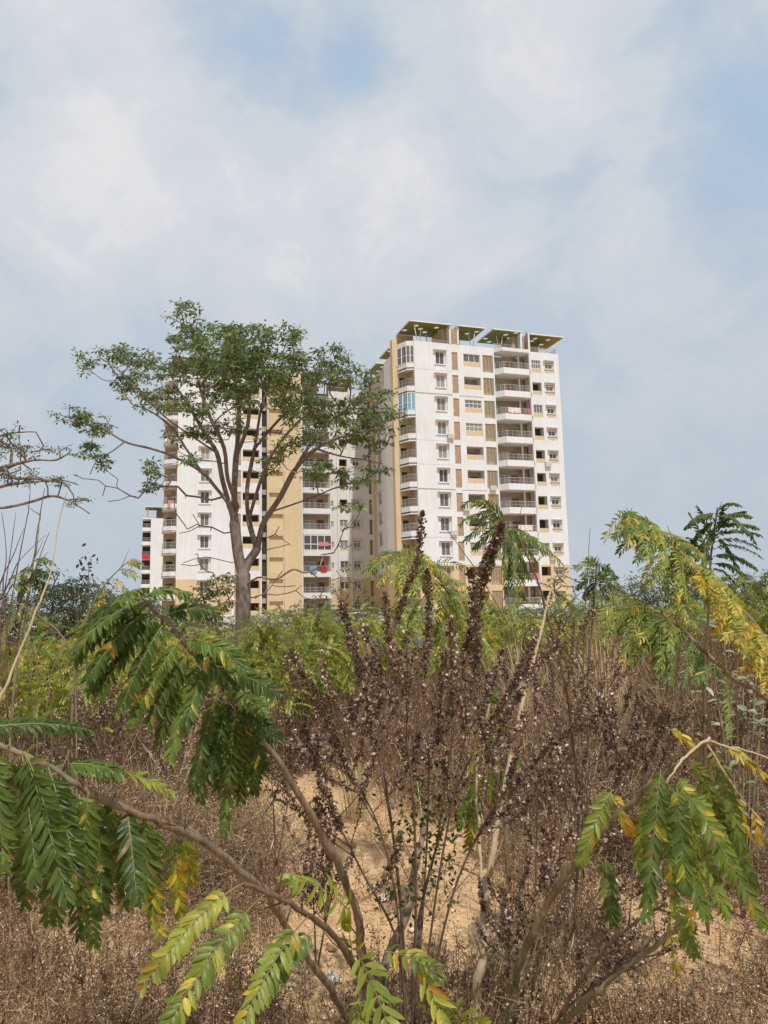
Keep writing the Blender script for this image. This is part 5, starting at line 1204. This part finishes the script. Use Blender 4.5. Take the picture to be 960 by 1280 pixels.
def seed_plant(name, label, base, mains, nside, seed, side_len=(.14, .42), r0=.0055, rad=.0135, dens=95, depth=.22, leaves=None, group=None, sidefrom=.4, pale=.1, spike=.42, mat_=None, rads=None, ytop=None):
    o = P(*base); o[2] = 0; rg = np.random.default_rng(seed)
    T = thing(name, label, 'plant', tuple(o), 0, group)
    parts = []
    for mi, pts in enumerate(mains):
        pp = smoothpath([P(*p) for p in pts], 6) - o; n = len(pp)
        b = Buf(); b.tube(pp, np.linspace(r0 * rg.uniform(.8, 1.2), .0016, n), 5); 
        segs = [(pp[int(n * (1 - (.30 if mi in (0,) and rads else spike))):], rad * (rads[mi] if rads else rg.uniform(.8, 1.2)))]
        for k in range(nside):
            t = rg.uniform(sidefrom, .93); i = int(t * (n - 1)); p = pp[i]; tan = nrm(pp[min(i + 1, n - 1)] - pp[max(i - 1, 0)])
            a = rg.uniform(0, 2 * pi); out_ = nrm(np.array([cos(a), .6 * sin(a), 0]) - tan * 0); L = rg.uniform(*side_len) * (1.15 - .6 * t)
            if ytop and px_of(*(p + o + UP * L))[1] < ytop: continue
            d = nrm(tan * rg.uniform(.5, 1) + out_ * rg.uniform(.45, .95)); q = np.array([p, p + d * L * .5, p + d * L * .8 + UP * L * .12, p + d * L * .95 + UP * L * .3])
            q = smoothpath(q, 3); b.tube(q, np.linspace(.0024, .001, len(q)), 3, cap=False); segs.append((q[int(len(q) * rg.uniform(.15, .4)):], rad * rg.uniform(.55, .95)))
            if rg.random() < .6:
                e = q[len(q) // 2]; d2 = nrm(d + rnd_unit(1, rg)[0] * .8 + UP * .3); q2 = smoothpath([e, e + d2 * L * .25, e + d2 * L * .4 + UP * L * .08], 3)
                b.tube(q2, .0011, 3, cap=False); segs.append((q2, rad * .6))
        obj('stem', (b, mat_ or M_stem_dark, True), T)
        mainspike = True
        for q, rr in segs:
            g = calyxes(q, rr, dens * rg.uniform(.6, 1.1) * max(1, (rr / .0135)) ** 1.5 * (1.5 if mainspike and rads else 1), rg, pale=pale * (.45 if mainspike else 1))
            if g and mainspike and rads: g = (g[0], g[1], g[2] * .72)
            mainspike = False
            if g: parts.append(g)
    if leaves:
        cen, n = leaves
        C = np.array([P(x + rg.normal() * 16, y + rg.normal() * 28, cY + rg.normal() * .08) - o for (x, y, cY) in cen for _ in range(n)])
        A = nrm_rows(rnd_unit(len(C), rg) + UP * .1); B = nrm_rows(np.cross(A, rnd_unit(len(C), rg)))
        col = np.array([(.045, .06, .025), (.07, .085, .035), (.10, .11, .04)])[rg.integers(0, 3, len(C))] * rg.uniform(.7, 1.3, (len(C), 1))
        parts.append(leafquads(C, A, B, .020, .014, col, .15))
    V, Fq, C = merge(parts); obj('seed_heads', npmesh('seed_heads', V, Fq, C, M_dry), T)
    return T
Yp = 2.7
main = [[(508, 1350, 2.75), (506, 1200, 2.72), (492, 1050, 2.7), (480, 960, 2.7), (480, 900, 2.7), (486, 820, 2.68), (502, 755, 2.66), (522, 700, 2.65), (528, 640, 2.64)],
    [(515, 1350, 2.76), (518, 1180, 2.74), (545, 1060, 2.7), (560, 960, 2.66), (575, 870, 2.62), (590, 785, 2.6), (608, 710, 2.56), (628, 655, 2.54)],
    [(500, 1350, 2.74), (498, 1150, 2.7), (472, 1030, 2.66), (432, 960, 2.62), (398, 875, 2.58), (363, 815, 2.55)],
    [(520, 1350, 2.76), (525, 1150, 2.8), (562, 1010, 2.85), (600, 925, 2.9), (635, 868, 2.92), (668, 800, 2.95)],
    [(506, 1350, 2.75), (500, 1190, 2.7), (450, 1085, 2.62), (415, 1010, 2.56), (378, 905, 2.5)],
    [(512, 1350, 2.76), (530, 1120, 2.85), (536, 960, 2.9), (531, 860, 2.92), (536, 770, 2.94), (534, 712, 2.95)],
    [(520, 1350, 2.74), (560, 1140, 2.7), (605, 1030, 2.66), (655, 965, 2.62), (735, 895, 2.58)],
    [(512, 1350, 2.72), (520, 1130, 2.55), (515, 980, 2.45), (500, 880, 2.42), (486, 800, 2.4), (482, 742, 2.4)],
    [(508, 1350, 2.78), (500, 1120, 2.85), (480, 980, 2.95), (455, 870, 3.0), (440, 800, 3.02), (425, 752, 3.04)],
    [(516, 1350, 2.76), (545, 1120, 2.6), (570, 980, 2.5), (592, 860, 2.45), (596, 780, 2.45), (588, 712, 2.45)]]
seed_plant('dead_seed_plant', 'tall dead brown plant crowded with dry seed heads, standing alone in the centre', (512, 1345, 2.75), main, 11, 61, rad=.0130, dens=90, ytop=775, spike=.36, pale=.15, rads=[.95, 1.65, 1.15, 1.0, 1.1, .95, .85, 1.0, 1.25, 1.3], leaves=([(505, 1060, 2.7), (540, 1040, 2.72), (555, 1090, 2.7), (495, 1120, 2.7), (560, 1010, 2.7), (520, 990, 2.7)], 85))
m2 = [[(655, 1350, 2.8), (668, 1230, 2.75), (700, 1130, 2.7), (735, 1050, 2.65), (775, 965, 2.6), (800, 895, 2.55)], [(650, 1350, 2.8), (640, 1240, 2.85), (632, 1170, 2.9), (628, 1110, 2.9)],
    [(660, 1350, 2.8), (690, 1220, 2.8), (745, 1120, 2.8), (800, 1060, 2.8), (850, 1010, 2.8)], [(648, 1350, 2.8), (655, 1230, 2.95), (690, 1110, 3.05), (720, 1010, 3.1), (735, 930, 3.15)], [(655, 1350, 2.75), (700, 1270, 2.6), (760, 1220, 2.55), (800, 1190, 2.5)]]
seed_plant('dead_seed_plant', 'sprawling dead plant with reddish stems and pale-flecked seed heads, right of the tall dead one', (655, 1345, 2.8), m2, 11, 62, rad=.012, dens=70, pale=.2, leaves=([(640, 1190, 2.85), (660, 1240, 2.8), (650, 1150, 2.85)], 40))
gl = [('dark dead weed with upright seed spikes below the arching left branch', (225, 1045, 4.2), [[(225, 1045, 4.2), (224, 960, 4.2), (232, 900, 4.2), (238, 850, 4.2)], [(228, 1045, 4.2), (245, 950, 4.2), (262, 890, 4.2)], [(222, 1045, 4.2), (205, 960, 4.2), (196, 900, 4.2)]]),
    ('brown dead weed between the left branches, close to the frame edge', (120, 1030, 4.6), [[(120, 1062, 4.6), (122, 960, 4.6), (110, 880, 4.6)], [(122, 1062, 4.6), (140, 960, 4.6), (150, 890, 4.6)], [(118, 1062, 4.6), (95, 960, 4.6), (84, 905, 4.6)], [(120, 1062, 4.6), (128, 940, 4.6), (130, 860, 4.6)]]),
    ('thin dark dead weed with tall stalks beside the straw-coloured leaning stem', (722, 1090, 4.4), [[(722, 1090, 4.4), (715, 950, 4.4), (712, 850, 4.4), (718, 770, 4.4)], [(724, 1090, 4.4), (745, 930, 4.4), (752, 850, 4.4)], [(720, 1090, 4.4), (700, 930, 4.4), (690, 840, 4.4), (684, 790, 4.4)]]),
    ('dead weed with open dark branches rising under the small rosette shrub', (700, 1010, 5.2), [[(730, 1035, 5.2), (735, 930, 5.2), (752, 850, 5.2), (775, 790, 5.2)], [(730, 1035, 5.2), (745, 900, 5.2), (778, 825, 5.2), (790, 762, 5.2)], [(728, 1035, 5.2), (722, 900, 5.2), (722, 800, 5.2)]]),
    ('dead weed with knobbly dark seed heads under the hanging right fronds', (800, 1050, 4.6), [[(800, 1062, 4.6), (805, 960, 4.6), (812, 880, 4.6)], [(802, 1062, 4.6), (780, 960, 4.6), (770, 890, 4.6)], [(800, 1062, 4.6), (830, 960, 4.6), (845, 890, 4.6)]]),
    ('low dead weed with reddish stalks at the right edge', (930, 1050, 4.6), [[(930, 1056, 4.6), (935, 960, 4.6), (925, 880, 4.6)], [(932, 1056, 4.6), (955, 950, 4.6), (960, 890, 4.6)], [(930, 1056, 4.6), (905, 960, 4.6), (895, 900, 4.6)]]),
    ('small dead weed in front of the tall dead plant, left of its stems', (395, 1180, 3.4), [[(395, 1215, 3.4), (392, 1130, 3.4), (385, 1060, 3.4)], [(396, 1215, 3.4), (410, 1140, 3.4), (425, 1085, 3.4)]]),
    ('brown dead weed in the gap between the two left branches', (345, 1050, 4.4), [[(345, 1082, 4.4), (340, 980, 4.4), (332, 900, 4.4)], [(346, 1082, 4.4), (362, 990, 4.4), (372, 920, 4.4)], [(344, 1082, 4.4), (318, 990, 4.4), (305, 930, 4.4)]])]
for i, (lab, base, mains) in enumerate(gl): seed_plant('dead_weed', lab, (mains[0][0][0], mains[0][0][1], mains[0][0][2]), mains, 12, 70 + i, (.12, .35), .004, .012, 55, spike=.35, pale=.14)

# silver-green broad leaved plant on the right
def silver():
    base = (925, 1090, 4.2); o = P(*base); o[2] = 0; rg = np.random.default_rng(90)
    T = thing('silvery_shrub', 'pale silver-green broad-leaved shrub under the golden fronds at right', 'shrub', tuple(o))
    b = Buf(); Cs = []; As = []
    for tx, ty in [(885, 780), (905, 795), (930, 775), (948, 800), (870, 820), (895, 835), (920, 850), (945, 862), (935, 890), (880, 860), (960, 835), (905, 880), (860, 850), (950, 905)]:
        q = smoothpath([np.zeros(3), (P(tx, ty, 4.2) - o) * np.array([.5, .5, .55]), P(tx, ty, 4.2 + rg.uniform(-.3, .3)) - o], 5); b.tube(q, np.linspace(.007, .003, len(q)), 5)
        for k in range(4, len(q)):
            for r in range(1): Cs.append(q[k]); a = rg.uniform(0, 2 * pi); As.append((cos(a), sin(a), rg.uniform(-.2, .5)))
        for r in range(6): Cs.append(q[-1]); a = rg.uniform(0, 2 * pi); As.append((cos(a), sin(a), rg.uniform(-.3, .7)))
    C = np.array(Cs); A = nrm_rows(np.array(As)); B = nrm_rows(np.cross(A, UP + rg.normal(size=A.shape) * .4)); Nn = np.cross(B, A); n = len(C)
    col = np.array([(.30, .34, .23), (.38, .42, .31), (.22, .28, .14)])[rg.integers(0, 3, n)] * rg.uniform(.8, 1.2, (n, 1))
    V, Fq, Cc = leaflet_batch(C, A, B, Nn, np.full(n, .068) * rg.uniform(.6, 1.2, n), np.full(n, .026), col, True)
    obj('stem', (b, M_stem_green, True), T); obj('foliage', npmesh('foliage', V, Fq, Cc, M_leaf), T)
silver()
def sapling(name, label, cx, base_y_Y, spots, seed, pal, ls=.07, nl=16, Yd=12):
    rg = np.random.default_rng(seed); b_ = P(cx, 800, Yd); o = np.array([b_[0], b_[1], 0.0])
    T = thing(name, label, 'tree', tuple(o)); tg = np.array([P(x, y, Yd + rg.uniform(-.5, .5)) - o for x, y in spots for _ in range(5)]) + rg.normal(size=(len(spots) * 5, 3)) * .13
    pos, par, tips = build_skeleton([(None, [np.zeros(3), np.array([.02, 0, .5]), np.array([0, .02, 1.0]), np.array([0, 0, 1.4])])], tg, .04, seed, .2)
    obj('trunk', skeleton_mesh('trunk', pos, par, .005, .03, .5, M_stem, 6), T)
    V, Fq, C = tuft_leaves(np.array([pos[k] for t, k in tips]), rg, nl, ls, ls * .4, .12, .4, pal); obj('crown', npmesh('crown', V, Fq, C, M_tree_leaf), T)
sapling('young_tree', 'young olive-leaved tree standing left of the big trunk before the beige wall', 262, 0, [(255, 742), (268, 735), (280, 745), (250, 755), (270, 760), (285, 762), (245, 768), (262, 772), (278, 725), (240, 760)], 95, np.array([(.13, .13, .05), (.10, .11, .04), (.17, .17, .06)]), Yd=16, ls=.12)
sapling('young_tree', 'slim grey-green young tree in front of the recessed beige and white facade', 435, 0, [(400, 745), (420, 735), (435, 725), (450, 740), (425, 755), (445, 755), (410, 760), (460, 745), (385, 755), (430, 710)], 96, np.array([(.15, .17, .08), (.12, .14, .06)]), Yd=24, ls=.13, nl=8)
sapling('young_tree', 'wispy grey-green young tree beside the right end of the tower base', 715, 0, [(700, 735), (712, 725), (725, 740), (705, 750), (695, 728), (688, 742), (718, 755)], 97, np.array([(.22, .20, .13), (.16, .16, .08)]), Yd=16, ls=.10, nl=8)
sapling('small_bush', 'compact dark green bush at the foot of the big trunk', 318, 0, [(312, 815), (320, 808), (328, 818), (316, 825), (306, 822), (325, 828)], 98, np.array([(.03, .07, .02), (.045, .095, .03)]), Yd=13, ls=.09, nl=30)
sp_ = P(112, 800, 6.5)
for i, (x, y, Yd_, lab) in enumerate([(111, 706, 6.5, 'thin dark-leaved sprig tip against the sky left of the far white block'), (98, 735, 6.5, 'lower purplish-leaved sprig beside the tallest thin sprig on the left')]):
    rg = np.random.default_rng(200 + i); o = P(x - 4, 900, Yd_); o[2] = 0; T = thing('sprig', lab, 'plant', tuple(o)); tip = P(x, y, Yd_) - o
    b = Buf(); q = smoothpath([np.zeros(3), tip * np.array([.4, .4, .6]), tip], 6); b.tube(q, np.linspace(.008, .002, len(q)), 4); obj('stem', (b, M_stem_dark, True), T)
    n = 34; C = tip + rg.normal(size=(n, 3)) * np.array([.035, .035, .06]); A = nrm_rows(rnd_unit(n, rg) - UP * .3); B = nrm_rows(np.cross(A, rnd_unit(n, rg))); V, Fq, Cc = leafquads(C, A, B, .05, .028, np.tile((.06, .055, .035), (n, 1)) * rg.uniform(.6, 1.5, (n, 1)), .1)
    obj('leaves', npmesh('leaves', V, Fq, Cc, M_leaf), T)

# ------------------------------------------------------------------ dry scrub that nobody could count
SCR = np.array([(.19, .110, .062), (.26, .160, .092), (.12, .072, .043), (.36, .245, .145), (.23, .135, .078)])
STR = np.array([(.50, .38, .22), (.42, .31, .18), (.58, .46, .29)])
def clump(seed, ns, h, rad, nsp, sw, ssz, straw=.12, green=.03, pale=.06):
    rg = np.random.default_rng(seed); parts = []
    a = rg.uniform(0, 2 * pi, ns); r = rad * np.sqrt(rg.random(ns)); p0 = np.stack([r * np.cos(a), r * np.sin(a), np.zeros(ns)], 1)
    hh = h * rg.uniform(.45, 1.05, ns); lean = rg.normal(size=(ns, 2)) * .28
    p2 = p0 + np.stack([lean[:, 0] * hh, lean[:, 1] * hh, hh], 1); p1 = p0 * .4 + p2 * .6 + rg.normal(size=(ns, 3)) * .04 * h; p1[:, 2] = hh * .55
    base = np.where((rg.random(ns) < straw)[:, None], STR[rg.integers(0, 3, ns)], SCR[rg.integers(0, 5, ns)]) * rg.uniform(.7, 1.2, (ns, 1))
    S = nrm_rows(np.cross(p2 - p0, rnd_unit(ns, rg))) * sw
    def seg(a_, b_, S_, w0, w1, col):
        V = np.stack([a_ - S_ * w0, a_ + S_ * w0, b_ + S_ * w1, b_ - S_ * w1], 1).reshape(-1, 3); return V, np.arange(4 * len(a_)).reshape(-1, 4), col
    parts += [seg(p0, p1, S, 1, .7, base), seg(p1, p2, S, .7, .3, base)]
    # side twigs
    nt_ = ns * 4; k = rg.integers(0, ns, nt_); t = rg.uniform(.3, .95, nt_)[:, None]; q0 = np.where(t < .6, p0[k] + (p1[k] - p0[k]) * t / .6, p1[k] + (p2[k] - p1[k]) * (t - .6) / .4)
    d = nrm_rows(rnd_unit(nt_, rg) + UP * .7); L = (rg.uniform(.08, .28, nt_) * h)[:, None]; q1 = q0 + d * L
    parts.append(seg(q0, q1, nrm_rows(np.cross(d, rnd_unit(nt_, rg))) * sw * .6, 1, .4, base[k] * .95))
    # seed specks along twigs
    m = rg.integers(0, nt_, nsp); tt = rg.random(nsp)[:, None]; C = q0[m] + (q1[m] - q0[m]) * tt + rg.normal(size=(nsp, 3)) * .008
    A = nrm_rows(rnd_unit(nsp, rg) + UP * .3); B = nrm_rows(np.cross(A, rnd_unit(nsp, rg))); col = SCR[rg.integers(0, 5, nsp)] * rg.uniform(.65, 1.3, (nsp, 1))
    pp = rg.random(nsp) < pale; col[pp] = np.array([.60, .52, .45]) * rg.uniform(.7, 1.15, (pp.sum(), 1)); gg = rg.random(nsp) < green; col[gg] = np.array([.14, .16, .06])
    parts.append(leafquads(C, A, B, ssz * rg.uniform(.6, 1.4, nsp), ssz * .7 * rg.uniform(.6, 1.3, nsp), col, .2))
    return merge(parts)
def scatter(name, label, variants, pts, scl, hs, seed):
    rg = np.random.default_rng(seed); Vs = []; Fs = []; Cs = []; off = 0
    vi = np.minimum(rg.integers(0, int(len(variants) * 2.2), len(pts)) , 10 ** 6); vi = np.where(vi >= len(variants), rg.integers(0, max(1, len(variants) - 1), len(pts)), vi); ang = rg.uniform(0, 2 * pi, len(pts))
    for i in range(len(pts)):
        V, Fq, C = variants[vi[i]]; c_, s_ = cos(ang[i]), sin(ang[i])
        W = np.empty_like(V); W[:, 0] = (V[:, 0] * c_ - V[:, 1] * s_) * scl[i] + pts[i][0]; W[:, 1] = (V[:, 0] * s_ + V[:, 1] * c_) * scl[i] + pts[i][1]; W[:, 2] = V[:, 2] * hs[i] + gz(pts[i][0], pts[i][1])
        Vs.append(W); Fs.append(Fq + off); Cs.append(C * rg.uniform(.8, 1.2)); off += len(V)
    o = obj(name, npmesh(name, np.vstack(Vs), np.vstack(Fs), np.vstack(Cs), M_dry), kind='stuff', label=label, category='dry weeds'); print(name, off // 4)
    return o
BARE = [(480, 1225, 120, 45), (570, 1170, 90, 45), (395, 1060, 70, 50), (140, 1190, 90, 40), (900, 1190, 110, 40), (455, 1060, 85, 48), (400, 1120, 60, 40), (340, 1000, 60, 24), (560, 1110, 60, 60), (150, 1165, 70, 30), (120, 1195, 40, 18), (880, 1180, 110, 34), (750, 1150, 50, 30), (430, 1190, 60, 40), (600, 1060, 40, 20), (330, 1250, 60, 25), (690, 1095, 30, 22), (395, 985, 50, 14)]
def bareness(x, y):
    px, py = px_of(x, y); v = -1
    for bx, by, rx, ry in BARE: v = max(v, 1 - ((px - bx) / rx) ** 2 * .8 - ((py - by) / (ry * 1.25)) ** 2 * .8)
    return v
rs = np.random.default_rng(404)
def field(y0, y1, dens, marg=.62, barecut=0.0, jitter=.3):
    out = []; A_ = marg * (y1 ** 2 - y0 ** 2); n = int(A_ * dens)
    for _ in range(n):
        y = math.sqrt(rs.uniform(y0 ** 2, y1 ** 2)); x = rs.uniform(-marg, marg) * y
        if y < 11 and bareness(x, y) + rs.normal() * .16 > barecut and rs.random() > (.07 if y < 6 else .03): continue
        out.append((x, y))
    return out
near = [clump(1000 + i, 36, .34, .27, 1000, .0020, .0100, straw=.25, green=.07, pale=.10) for i in range(4)]
mid = [clump(1100 + i, 40, .75, .30, 1100, .0028, .0125, straw=(.1, .1, .2, .1, .85)[i], pale=(.06, .1, .05, .08, .02)[i]) for i in range(5)]
far = [clump(1200 + i, 26, 1.0, .42, 330, .0055, .026, straw=(.1, .1, .15, .1, .8)[i], pale=.05) for i in range(5)]
p_ = field(2.4, 6.8, 25, barecut=.14); scatter('dry_undergrowth', 'short brown dry weeds and grass covering the near ground', near, p_, rs.uniform(.8, 1.3, len(p_)), rs.uniform(.4, 1.25, len(p_)), 1)
p_ = field(4.4, 10.5, 9.5, barecut=.10); hs = [min(1.3, .42 + .15 * (y - 4.4)) * rs.uniform(.6, 1.2) * (1 + .25 * math.sin(x * 2.1 + 1.3 * math.sin(y * 1.7))) * (1.3 if x > .1 * y else 1) for x, y in p_]
scatter('dry_scrub', 'dense brown dry scrub with tiny seed heads filling the middle of the field', mid, p_, rs.uniform(.9, 1.4, len(p_)), hs, 2)
p_ = field(10, 40, 2.6, .66); hs = [rs.uniform(.75, 1.12) * (1.0 + (.42 if x > .08 * y else .05)) for x, y in p_]
scatter('dry_scrub', 'mauve-brown dry scrub stretching back to the bushes below the apartments', far, p_, rs.uniform(.9, 1.5, len(p_)), hs, 3)
# fine litter on the soil
n = 46000; y = np.sqrt(rs.uniform(2.3 ** 2, 11 ** 2, n)); x = rs.uniform(-.62, .62, n) * y
C = np.stack([x, y, gz(x, y) + .006], 1); A = nrm_rows(rnd_unit(n, rs) * np.array([1, 1, .35])); B = nrm_rows(np.cross(A, UP + rs.normal(size=A.shape) * .4))
LC = np.array([(.60, .42, .24), (.44, .29, .16), (.72, .56, .36), (.28, .18, .11), (.52, .34, .18), (.15, .10, .07)])
col = LC[rs.integers(0, 6, n)] * rs.uniform(.75, 1.2, (n, 1)); V, Fq, Cc = leafquads(C, A, B, rs.uniform(.008, .034, n), rs.uniform(.003, .012, n), col, .15)
obj('leaf_litter', npmesh('leaf_litter', V, Fq, Cc, M_dry), kind='stuff', label='fine dry leaf litter and straw bits on the bare soil', category='litter')
# pebbles
n = 2600; y = np.sqrt(rs.uniform(2.4 ** 2, 9 ** 2, n)); x = rs.uniform(-.6, .6, n) * y; s = rs.uniform(.004, .014, n) * (1 + (rs.random(n) < .04) * 1.5)
oc = np.array([(1, 0, 0), (-1, 0, 0), (0, 1, 0), (0, -1, 0), (0, 0, .7), (0, 0, -.7)], float); tri = np.array([(0, 2, 4), (2, 1, 4), (1, 3, 4), (3, 0, 4), (2, 0, 5), (1, 2, 5), (3, 1, 5), (0, 3, 5)])
V = (oc[None] * s[:, None, None] * rs.uniform(.7, 1.3, (n, 6, 1)) + np.stack([x, y, gz(x, y) + s * .3], 1)[:, None]).reshape(-1, 3); Fq = (tri[None] + (np.arange(n) * 6)[:, None, None]).reshape(-1, 3)
obj('pebbles', npmesh('pebbles', V, Fq, np.repeat(LC[rs.integers(0, 5, n)] * .9, 8, 0), M_dry), kind='stuff', label='small tan pebbles scattered on the soil', category='pebbles')
# crumpled scraps
def scrap(px, py, sx, sy, sz, label, seed):
    rg = np.random.default_rng(seed); p = Gd(px, py); g = 9; b = Buf(); P_ = []
    for i in range(g):
        for j in range(g): P_.append(((i / (g - 1) - .5) * sx + rg.normal() * .004, (j / (g - 1) - .5) * sy + rg.normal() * .004, abs(rg.normal()) * sz * .45 + sz * .25 * cos((i - 4) * .5)))
    b.v = P_; b.f = [(i * g + j, (i + 1) * g + j, (i + 1) * g + j + 1, i * g + j + 1) for i in range(g - 1) for j in range(g - 1)]; b.c = [None] * len(b.f)
    me = b.mesh('litter_scrap', mat('white_scrap', (.50, .47, .43), .5, .4, .1, 20)); o = obj('litter_scrap', me, None, (p[0], p[1], float(gz(p[0], p[1])) + .012), (0, 0, seed)); md = o.modifiers.new('thick', 'SOLIDIFY'); md.thickness = .002
    o['label'] = label; o['category'] = 'litter'
scrap(150, 1148, .09, .05, .03, 'white plastic scrap on the sandy patch under the left fronds', 3)
scrap(418, 1236, .05, .05, .035, 'small crumpled white scrap lying between the left stems', 4)
scrap(480, 1132, .06, .045, .02, 'pale crumpled scrap on bare soil just left of the dead plant', 5)
# blue sheet behind the bushes
p = P(492, 800, 17); b = Buf(); g = 14
for i in range(g):
    for j in range(5): b.v.append(((i / (g - 1) - .5) * 1.3, .12 * sin(i * .9) + j * .12, 1.15 - .09 * cos(i * .9) - .12 * abs(j - 2) ** 1.4 + .05 * sin(i * 2.1)))
b.f = [(i * 5 + j, (i + 1) * 5 + j, (i + 1) * 5 + j + 1, i * 5 + j + 1) for i in range(g - 1) for j in range(4)]; b.c = [None] * len(b.f)
o = obj('tarpaulin', (b, mat('blue_plastic', (.06, .16, .45), .5, .4, .2, 4), True), None, (p[0], p[1], 0), label='faded blue tarpaulin sheet caught in the bushes behind the dead plant', category='tarpaulin'); md = o.modifiers.new('thick', 'SOLIDIFY'); md.thickness = .004
